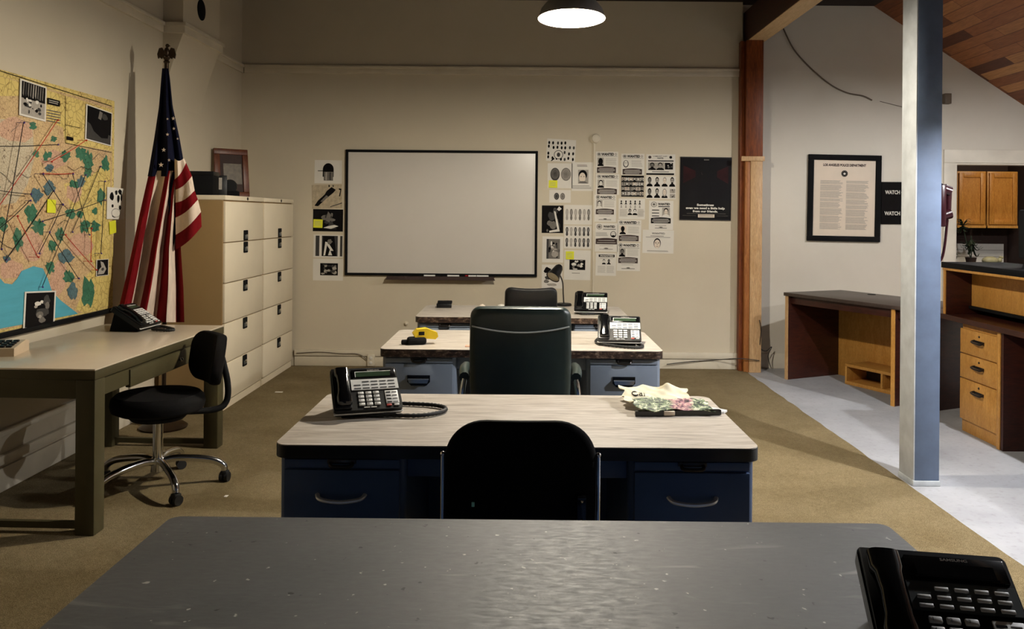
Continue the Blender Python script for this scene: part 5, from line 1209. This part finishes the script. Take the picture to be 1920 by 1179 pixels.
# ================================================================== DESK PHONES
def make_phone(label, loc, rz, tilt, front=False):
    t = thing('desk_phone', label, 'phone', loc, rz, 'black desk phones')
    W, Ln, th_ = 0.242, 0.215, 0.026
    T = Matrix.Translation((0, -0.09, 0.012)) @ Matrix.Rotation(R(tilt), 4, 'X')
    def bld(m, name, mats, par=None): return m.build(name, mats, par or t, T=T)
    top = lambda a, b, d: Vector((a, b, d))
    m = MB(); m.prism(rrect(-W / 2, W / 2, 0, Ln, 0.012, 4), 0, th_, top); bd = bld(m, 'phone_body', M['black'])
    m = MB(); m.prism(rrect(-W / 2 - 0.001, W / 2 + 0.001, -0.002, 0.006, 0.002, 2), 0.008, 0.0125, top); bld(m, 'front_trim', M['silver'], bd)
    ca, sa = math.cos(R(tilt)), math.sin(R(tilt))
    m = MB(); yb = -0.09 + Ln * ca * 0.93; zb = 0.012 + Ln * sa * 0.93
    m.prism([(-0.06, 0.0), (yb + 0.03, 0.0), (yb, zb - 0.004), (-0.06, 0.02)], -W / 2 + 0.03, W / 2 - 0.03, lambda a, b, d: Vector((d, a, b))); m.build('stand', M['blackm'], t)
    # handset
    m = MB(); sec = [(0.012, 0.035, 0.020, 0.010), (0.018, 0.036, 0.026, 0.016), (0.045, 0.038, 0.027, 0.018), (0.065, 0.046, 0.022, 0.013), (0.11, 0.05, 0.020, 0.012), (0.15, 0.047, 0.022, 0.013), (0.165, 0.040, 0.027, 0.018), (0.20, 0.038, 0.027, 0.017), (0.208, 0.036, 0.02, 0.01)]
    rings = []
    for y, z, hw, hh in sec:
        rings.append([Vector((-0.083 + hw * math.copysign(abs(math.cos(a)) ** 0.6, math.cos(a)), 0.006 + y * 0.93, th_ - 0.024 + z + hh * math.copysign(abs(math.sin(a)) ** 0.7, math.sin(a)))) for a in [2 * PI * i / 20 for i in range(20)]])
    m.loftrings(rings); bld(m, 'handset', M['blackg'])
    m = MB(); m.box(-0.118, -0.058, 0.006, 0.21, th_, th_ + 0.008, bev=0.003); bld(m, 'cradle', M['black'], bd)
    # display
    m = MB(); m.box(-0.045, 0.115, 0.158, 0.204, th_ - 0.001, th_ + 0.004, bev=0.002); dp = bld(m, 'display_bezel', M['blackg'])
    m = MB(); m.box(-0.03, 0.095, 0.164, 0.188, th_ + 0.0035, th_ + 0.005)
    if not front: m.box(-0.034, 0.099, 0.1885, 0.191, th_ + 0.0035, th_ + 0.0055, 1); m.box(-0.034, -0.0315, 0.163, 0.191, th_ + 0.0035, th_ + 0.0055, 1)
    else: m.box(-0.034, 0.099, 0.1605, 0.163, th_ + 0.0035, th_ + 0.0055, 0)
    bld(m, 'display', [M['blackg'] if front else M['screen'], M['silver']], dp)
    m = MB(); add_text(m, 'SAMSUNG', lambda a, b: Vector((0.035 + a, 0.195 + b, th_ + 0.0046)), 0.0052, 0.044, 'C', 0, 0.02); bld(m, 'lettering', M['ink4'], dp)
    # button strip
    st = M['graphite'] if front else M['silver']
    m = MB(); m.prism([(-0.052, 0.098), (0.118, 0.098), (0.118, 0.152), (-0.052, 0.152)], th_ - 0.001, th_ + 0.003, top); bs = bld(m, 'button_strip', st)
    for j in range(3):
        for i in range(5):
            if j == 2 and i == 0: continue
            x = -0.03 + 0.031 * i; y = 0.105 + 0.0165 * j
            m = MB()
            if front: m.box(x - 0.011, x + 0.011, y - 0.0035, y + 0.0035, th_ + 0.0025, th_ + 0.006, bev=0.0015)
            else: m.box(x - 0.012, x + 0.012, y - 0.0018, y + 0.0022, th_ + 0.0025, th_ + 0.0045)
            bld(m, 'button', M['silver'] if front else M['ink2'], bs)
    for j in range(4):
        for i in range(3):
            x = -0.022 + 0.0275 * i; y = 0.081 - 0.0185 * j
            m = MB(); m.box(x - 0.0105, x + 0.0105, y - 0.0058, y + 0.0058, th_ - 0.001, th_ + 0.005, bev=0.002)
            add_text(m, '123456789*0#'[j * 3 + i], lambda a, b: Vector((x - 0.004 + a, y - 0.003 + b, th_ + 0.0053)), 0.006, None, 'C', 1, 0.02)
            bld(m, 'key', [M['key'], M['ink2']])
    m = MB(); m.box(0.064, 0.111, 0.024, 0.088, th_ - 0.001, th_ + 0.003, bev=0.001)
    for j in range(4): m.box(0.068, 0.084, 0.078 - 0.0165 * j - 0.002, 0.078 - 0.0165 * j + 0.002, th_ + 0.0025, th_ + 0.0045, 1); m.box(0.089, 0.106, 0.078 - 0.0165 * j - 0.0014, 0.078 - 0.0165 * j + 0.0014, th_ + 0.0025, th_ + 0.0045, 2)
    bld(m, 'function_panel', [M['silver'], M['ink'], M['ink3']])
    for x, c in ((0.073, 'redkey'), (0.1, 'key')):
        m = MB(); m.box(x - 0.009, x + 0.009, 0.012, 0.019, th_ - 0.001, th_ + 0.004, bev=0.0015); o = bld(m, 'small_key', M[c])
        if c == 'redkey': o['label'] = 'red key'
    for x in (-0.006, 0.018):
        m = MB(); m.box(x - 0.01, x + 0.01, 0.0085, 0.0115, th_ - 0.001, th_ + 0.003); bld(m, 'volume_key', M['key'])
    return t
def cord(root, pts, r=0.0065):
    Mi = (Matrix.Translation(root.location) @ Matrix.Rotation(root.rotation_euler.z, 4, 'Z')).inverted()
    path = spline(pts, 10); m = MB()
    m.tube([Mi @ p for p in path], [r * (1 + 0.16 * math.sin(i * 2.6)) for i in range(len(path))], 8)
    m.build('cord', M['rubber'], root)
DZ_ = 0.74
ph = make_phone('black desk phone with a long looped cord on the nearest pale desk', (-0.568, 3.06, DZ_), R(18), 32)
ph2 = dup(ph, (0.553, 4.76, DZ_), R(-5), 'black desk phone on the worn desk in front of the green leather chair')
ph3 = dup(ph, (0.512, 6.22, DZ_), R(-6), 'black desk phone on the farthest desk beside the desk lamp')
ph4 = dup(ph, (-2.32, 5.04, TZ), R(86), 'black desk phone on the table under the wall map')
ph5 = make_phone('black desk phone at the lower right on the foreground desk', (0.70, 1.385, DZ_), R(-10), 30, True)
c_ = lambda u, v, z=DZ_: PZ(u, v, z + 0.0095)
cord(ph, [c_(745, 756), c_(775, 757), c_(810, 759), c_(832, 763), c_(834, 769), c_(815, 775), c_(780, 779), c_(730, 778), c_(690, 777), c_(655, 772), c_(640, 766)], 0.0075)
cord(ph2, [c_(1122, 634), c_(1117, 640), c_(1125, 644), c_(1150, 648), c_(1180, 651), c_(1200, 651), c_(1205, 648), c_(1195, 645)], 0.0075)
cord(ph3, [c_(1080, 584), c_(1090, 588), c_(1110, 588), c_(1128, 587), c_(1136, 584)], 0.0075)
cord(ph4, [PZ(268, 602, TZ + 0.0105), PZ(276, 610, TZ + 0.0105), PZ(290, 612, TZ + 0.0105), PZ(305, 612, TZ + 0.0105), PZ(322, 616, TZ + 0.0105), PZ(325, 618, TZ + 0.0105), PZ(310, 619, TZ + 0.0105), PZ(285, 617, TZ + 0.0105)], 0.0085)

# ================================================================== THINGS ON THE DESKS
# gooseneck lamp
b = PZ(1057, 573, DZ_)
t = thing('desk_lamp', 'black gooseneck desk lamp on the farthest desk before the wall papers', 'lamp', (b.x, b.y, DZ_))
lo = lambda u, v: P(u, v, b.y) - Vector((b.x, b.y, DZ_))
m = MB(); m.lathe([(0.001, 0), (0.062, 0), (0.064, 0.012), (0.058, 0.02), (0.016, 0.024), (0.001, 0.024)], 28); m.build('base', M['black'], t)
m = MB(); m.tube(spline([(0, 0, 0.02), lo(1056, 550), lo(1055, 530), lo(1050, 516), lo(1044, 508)], 6), 0.0055, 8); m.build('gooseneck', M['darkmetal'], t)
a, c = lo(1048, 502), lo(1035, 520) + Vector((0, -0.06, 0)); ax = (c - a).normalized()
Tm = Matrix.Translation(a) @ ax.to_track_quat('Z', 'Y').to_matrix().to_4x4()
m = MB(); m.lathe([(0.022, -0.02), (0.034, 0.0), (0.042, 0.05), (0.056, 0.10), (0.058, 0.104), (0.052, 0.102), (0.036, 0.05), (0.001, 0.03)], 28, 0, Tm, cap=False)
sh = m.build('lamp_shade', M['black'], t)
m = MB(); m.lathe([(0.051, 0.1), (0.045, 0.085), (0.001, 0.08)], 28, 0, Tm, cap=False); o = m.build('reflector', M['shade_in'], sh)
# small things, farthest desk
b = PZ(832, 577, DZ_)
t = thing('desk_organizer', 'small black box on the left of the farthest desk', 'box', (b.x, b.y + 0.03, DZ_), R(4))
m = MB(); m.box(-0.058, 0.058, -0.04, 0.04, 0, 0.032, bev=0.004); m.build('box_base', M['black'], t)
m = MB(); m.box(-0.05, 0.062, -0.036, 0.045, 0.032, 0.05, bev=0.004); m.build('lid', M['blackm'], t)
def crumple(name, label, loc, r, mt, seed):
    q_ = MB(); q_.ell((0, 0, r[2]), r, 0, 14); rr = random.Random(seed)
    for v in q_.bm.verts: v.co += Vector((rr.uniform(-1, 1), rr.uniform(-1, 1), 0)) * r[0] * 0.16; v.co.z = max(0, v.co.z + rr.uniform(-1, 1) * r[2] * 0.16)
    return tag(q_.build(name, M[mt], None, loc, angle=10), label, 'paper scrap')
b = PZ(904, 577, DZ_); crumple('crumpled_paper', 'crumpled beige paper left of the small black chair', (b.x, b.y, DZ_), (0.022, 0.02, 0.014), 'cream', 4)
b = PZ(940, 575, DZ_); crumple('crumpled_paper', 'flat pale paper scrap directly beside the small black chair', (b.x, b.y, DZ_), (0.03, 0.03, 0.01), 'paper', 7)
# yellow and black hand tool on the worn desk
b = PZ(786, 645, DZ_)
t = thing('handheld_device', 'yellow and black hand device lying on the left of the worn desk', 'device', (b.x, b.y, DZ_), R(16))
m = MB(); m.box(-0.055, 0.03, -0.03, 0.02, 0, 0.034, bev=0.012); m.box(-0.08, -0.045, -0.012, 0.01, 0, 0.022, bev=0.006); m.build('holster', M['blackm'], t, T=Matrix.Scale(1.25, 4))
m = MB(); m.prism([(-0.02, 0.03), (0.07, 0.022), (0.082, 0.034), (0.078, 0.052), (0.03, 0.072), (-0.012, 0.068), (-0.03, 0.05)], -0.02, 0.022, lambda a_, b_, d: Vector((a_, d, b_))); m.build('grip', M['yellow'], t, T=Matrix.Scale(1.25, 4))
m = MB(); m.box(-0.005, 0.02, -0.0225, -0.02, 0.042, 0.058, bev=0.001); m.build('trigger_window', M['black'], t, T=Matrix.Scale(1.25, 4))
b = PZ(880, 649, DZ_)
m = MB(); m.box(-0.022, 0.022, -0.03, 0.03, 0, 0.004, bev=0.001); tag(m.build('card', M['pinkcard'], None, (b.x, b.y, DZ_)), 'small pink card beside the green leather chair', 'card')
# shopping bag on the nearest pale desk
def floral():
    t_ = NT('printed floral paper'); v = t_.mapped()
    n = t_.noise(v, 62, 3, 0.6, 0.8); x = t_.n('ShaderNodeSeparateXYZ'); t_.l(v, x.inputs[0])
    gr = t_.ramp(n.outputs['Fac'], [(0.36, lin((16, 24, 20))), (0.46, lin((54, 74, 52))), (0.56, lin((150, 164, 122))), (0.64, lin((228, 224, 200)))])
    pk = t_.ramp(n.outputs['Fac'], [(0.36, lin((44, 22, 34))), (0.46, lin((150, 96, 112))), (0.56, lin((196, 150, 140))), (0.64, lin((228, 206, 186)))])
    w_ = t_.n('ShaderNodeTexNoise', Scale=9.0); t_.l(v, w_.inputs['Vector'])
    ad = t_.n('ShaderNodeMath', operation='MULTIPLY_ADD'); t_.l(w_.outputs['Fac'], ad.inputs[0]); ad.inputs[1].default_value = 0.18; t_.l(x.outputs['X'], ad.inputs[2])
    f1 = t_.ramp(ad.outputs[0], [(0.075, (0, 0, 0)), (0.1, (1, 1, 1)), (0.16, (1, 1, 1)), (0.185, (0, 0, 0))])
    t_.l(t_.mixc(f1.outputs['Color'], gr.outputs['Color'], pk.outputs['Color']), t_.b.inputs['Base Color']); t_.b.inputs['Roughness'].default_value = 0.6
    return t_.m
M['floral'] = floral()
b = PZ(1258, 770, DZ_)
t = thing('paper_bag', 'crumpled cream and floral printed paper bag on the nearest pale desk', 'paper bag', (b.x, b.y, DZ_), R(5))
def crumpsheet(x0, x1, y0, y1, zf, seed, nx=44, ny=26, edge=0.008, warp=0.012):
    m_ = MB(); rr = random.Random(seed); p_ = [rr.uniform(0, 6) for _ in range(12)]; V = []; B = []
    wob = lambda t_, k: math.sin(t_ * 7 + p_[k]) * 0.6 + math.sin(t_ * 17 + p_[k + 1]) * 0.4
    ridge = lambda t_: 1 - abs(2 * (t_ - math.floor(t_)) - 1)
    hz_ = lambda s, r_: zf(s, r_) + warp * (0.5 * ridge(s * 2.3 + r_ * 1.3 + p_[8]) + 0.35 * ridge(r_ * 2.6 - s * 1.7 + p_[9]) + 0.2 * ridge(s * 5.1 + r_ * 3.3 + p_[10]))
    m_.height = lambda x, y: hz_((x - x0) / (x1 - x0), (y - y0) / (y1 - y0))
    for j in range(ny + 1):
        for i in range(nx + 1):
            s, r_ = i / nx, j / ny; es = (1 - 2 * min(s, 1 - s)) ** 4; er = (1 - 2 * min(r_, 1 - r_)) ** 4
            x = lerp(x0, x1, s) + edge * es * wob(r_, 0 if s < 0.5 else 2); y = lerp(y0, y1, r_) + edge * er * wob(s, 4 if r_ < 0.5 else 6)
            z = hz_(s, r_)
            V.append(m_.bm.verts.new((x, y, z))); B.append(m_.bm.verts.new((x, y, z - 0.003)))
    W_ = nx + 1
    for j in range(ny):
        for i in range(nx):
            a_ = j * W_ + i; m_.face([V[a_], V[a_ + 1], V[a_ + W_ + 1], V[a_ + W_]]); m_.face([B[a_ + W_], B[a_ + W_ + 1], B[a_ + 1], B[a_]])
    for i in range(nx):
        m_.face([B[i], B[i + 1], V[i + 1], V[i]]); k = ny * W_ + i; m_.face([V[k], V[k + 1], B[k + 1], B[k]])
    for j in range(ny):
        k = j * W_; m_.face([V[k], V[k + W_], B[k + W_], B[k]]); k = j * W_ + nx; m_.face([B[k], B[k + W_], V[k + W_], V[k]])
    return m_
m = crumpsheet(-0.14, 0.14, -0.085, 0.06, lambda s, r_: 0.02 + 0.012 * r_ - 0.008 * s, 3, warp=0.013); m.build('printed_front', M['floral'], t)
m = crumpsheet(-0.155, 0.11, 0.03, 0.22, lambda s, r_: 0.016 + 0.026 * r_ - 0.012 * s + 0.03 * math.exp(-((s - 0.72) / 0.1) ** 2 - ((r_ - 0.85) / 0.2) ** 2), 9, 44, 26, 0.014, 0.016); ht_ = m.height; pt_ = m.build('paper_top', M['newsprint'], t)
m = MB(); m.prism([(-0.155, -0.088), (0.165, -0.082), (0.162, -0.066), (-0.15, -0.07)], 0.002, 0.020, lambda a_, b_, d: Vector((a_, b_, d))); m.box(-0.05, -0.01, -0.093, -0.085, 0.004, 0.02, 1, bev=0.002); m.build('spine', [M['blackg'], M['cream']], t)
m = MB(); m.prism([(0.12, -0.07), (0.185, -0.055), (0.205, -0.03), (0.16, 0.02)], 0.001, 0.008, lambda a_, b_, d: Vector((a_, b_, d))); m.build('plastic_wrap', M['silver'], t)
m = MB(); add_text(m, 'Car', lambda a_, b_: Vector((-0.095 + a_ + 0.25 * b_, 0.10 + 1.9 * b_, 0.0018 + ht_(-0.095 + a_ + 0.25 * b_, 0.10 + 1.9 * b_))), 0.03, 0.06, 'C', 0, 0.0); m.build('lettering', M['ink'], pt_)
# things on the table under the map
t = thing('adding_machine', 'beige machine with dark keys on the table under the map, cut by the left edge', 'machine', (-2.462, 4.07, TZ), R(13))
m = MB(); m.prism([(0, 0.0), (0.21, 0.0), (0.21, 0.05), (0.16, 0.06), (0.0, 0.04)], -0.165, 0.0, lambda a_, b_, d: Vector((d, a_, b_))); m.build('machine_case', M['beige'], t)
for i in range(4):
    for j in range(4):
        m = MB(); y = 0.025 + 0.033 * j; z = 0.04 + 0.125 * y; x = -0.03 - 0.033 * i
        m.box(x - 0.012, x + 0.012, y - 0.012, y + 0.012, z - 0.002, z + 0.009, bev=0.003); m.build('key', M['black'], t)
p = wall_sheet(44, 546, 103, 614, 0, 0.0086); g = p[0]; rr = random.Random(14); g.rect(0.05, 0.04, 0.95, 0.96, 1)
for cx, cy, rx, ry, c in ((0.42, 0.66, 0.14, 0.07, 0), (0.55, 0.7, 0.07, 0.06, 0), (0.36, 0.58, 0.07, 0.05, 4), (0.7, 0.72, 0.13, 0.2, 2), (0.72, 0.6, 0.08, 0.14, 3), (0.55, 0.4, 0.24, 0.16, 2), (0.5, 0.36, 0.14, 0.12, 3), (0.58, 0.2, 0.12, 0.1, 3), (0.7, 0.42, 0.1, 0.12, 2), (0.5, 0.3, 0.06, 0.06, 4)): g.blob(cx, cy, rx, ry, c, rr)
mput(p, 'printed_photo', 'black photo print with a white border at the bottom of the map, above the table', 'photo', 4)
# pictures and box on the cabinet next to the flag
CT = 1.592
t = thing('picture_frame', 'large brown framed picture leaning on the wall above the filing cabinets', 'picture', (-2.53, 7.30, CT), R(40))
w, h = 0.30, 0.43
T = Matrix.Rotation(R(-8), 4, 'X')
m = MB()
for bx in ((-w / 2, w / 2, 0, 0.05), (-w / 2, w / 2, h - 0.05, h), (-w / 2, -w / 2 + 0.05, 0.05, h - 0.05), (w / 2 - 0.05, w / 2, 0.05, h - 0.05)): m.box(bx[0], bx[1], -0.025, 0.0, bx[2], bx[3], bev=0.004)
m.build('frame', M['framewood'], t, T=T)
m = MB(); m.box(-w / 2 + 0.05, w / 2 - 0.05, -0.012, -0.004, 0.05, h - 0.05); m.box(-0.07, 0.09, -0.014, -0.012, 0.12, 0.30, 1); m.build('picture', [M['brownink'], M['picture']], t, T=T)
t = thing('storage_box', 'black box on top of the filing cabinet just behind the flag', 'box', (-2.44, 6.40, CT), R(8))
m = MB(); m.box(-0.13, 0.095, -0.1, 0.1, 0, 0.175, bev=0.006); m.build('box_body', M['blackm'], t)
m = MB(); m.box(-0.135, 0.10, -0.105, 0.105, 0.15, 0.182, bev=0.006); m.build('lid', M['black'], t)
t = thing('photo_frame', 'small black standing photo frame on the filing cabinet', 'picture', (-2.43, 6.68, CT + 0.004), R(20))
m = MB(); m.box(-0.07, 0.07, -0.012, 0.006, 0, 0.165, bev=0.004); m.prism([(0.0, 0), (0.07, 0), (0.0, 0.12)], -0.02, 0.02, lambda a_, b_, d: Vector((d, a_, b_))); m.build('frame', M['black'], t, T=Matrix.Rotation(R(-6), 4, 'X'))
m = MB(); m.box(-0.03, 0.032, -0.014, -0.0125, 0.05, 0.145); m.build('picture', M['ink4'], t, T=Matrix.Rotation(R(-6), 4, 'X'))
t = thing('desk_ornament', 'small black rounded ornament on the filing cabinet in front of the brown picture', 'ornament', (-2.41, 6.90, CT), R(20))
m = MB(); m.box(-0.075, 0.075, -0.035, 0.035, 0, 0.05, bev=0.012); m.build('ornament_base', M['blackm'], t)
m = MB(); m.lathe([(0.055, -0.02), (0.06, 0), (0.055, 0.02), (0.001, 0.02)], 24, 0, Matrix.Translation((0, 0, 0.085)) @ Matrix.Rotation(PI / 2, 4, 'X')); m.build('ornament_disc', M['black'], t)
# scraps on the carpet
b = PZ(523, 735, 0.008); m = MB(); m.box(-0.03, 0.03, -0.012, 0.014, 0, 0.003); tag(m.build('paper_scrap', M['paper'], None, (b.x, b.y, 0.0072)), 'tiny white paper scrap on the carpet beside the filing cabinets', 'paper scrap')
b = PZ(424, 930, 0.008); m = MB(); m.box(-0.008, 0.008, -0.014, 0.014, 0, 0.002); tag(m.build('paper_scrap', M['paper'], None, (b.x, b.y, 0.0072)), 'tiny pale fleck on the carpet below the stool casters', 'paper scrap')

# ================================================================== WORLD, CAMERA, VIEW
w = bpy.data.worlds.new('World'); SC.world = w; w.use_nodes = True
bg = w.node_tree.nodes['Background']; bg.inputs['Color'].default_value = (0.85, 0.9, 1.0, 1); bg.inputs['Strength'].default_value = 0.012
cd = bpy.data.cameras.new('camera'); cam = bpy.data.objects.new('camera', cd); COL.objects.link(cam); SC.camera = cam
cd.sensor_fit = 'HORIZONTAL'; cd.sensor_width = 36.0; cd.lens = F / 1920 * 36.0; cd.clip_start = 0.05
cd.shift_x = (960 - PU) / 1920; cd.shift_y = (PV - 589.5) / 1920
cam.matrix_world = Matrix(((CR, -SR, 0, 0), (0, 0, -1, 0), (SR, CR, 0, CH), (0, 0, 0, 1)))
vs = SC.view_settings; SC.display_settings.display_device = 'sRGB'
vs.view_transform = 'Standard'; vs.look = 'None'; vs.exposure = 1.3; vs.gamma = 1.0; vs.use_curve_mapping = False
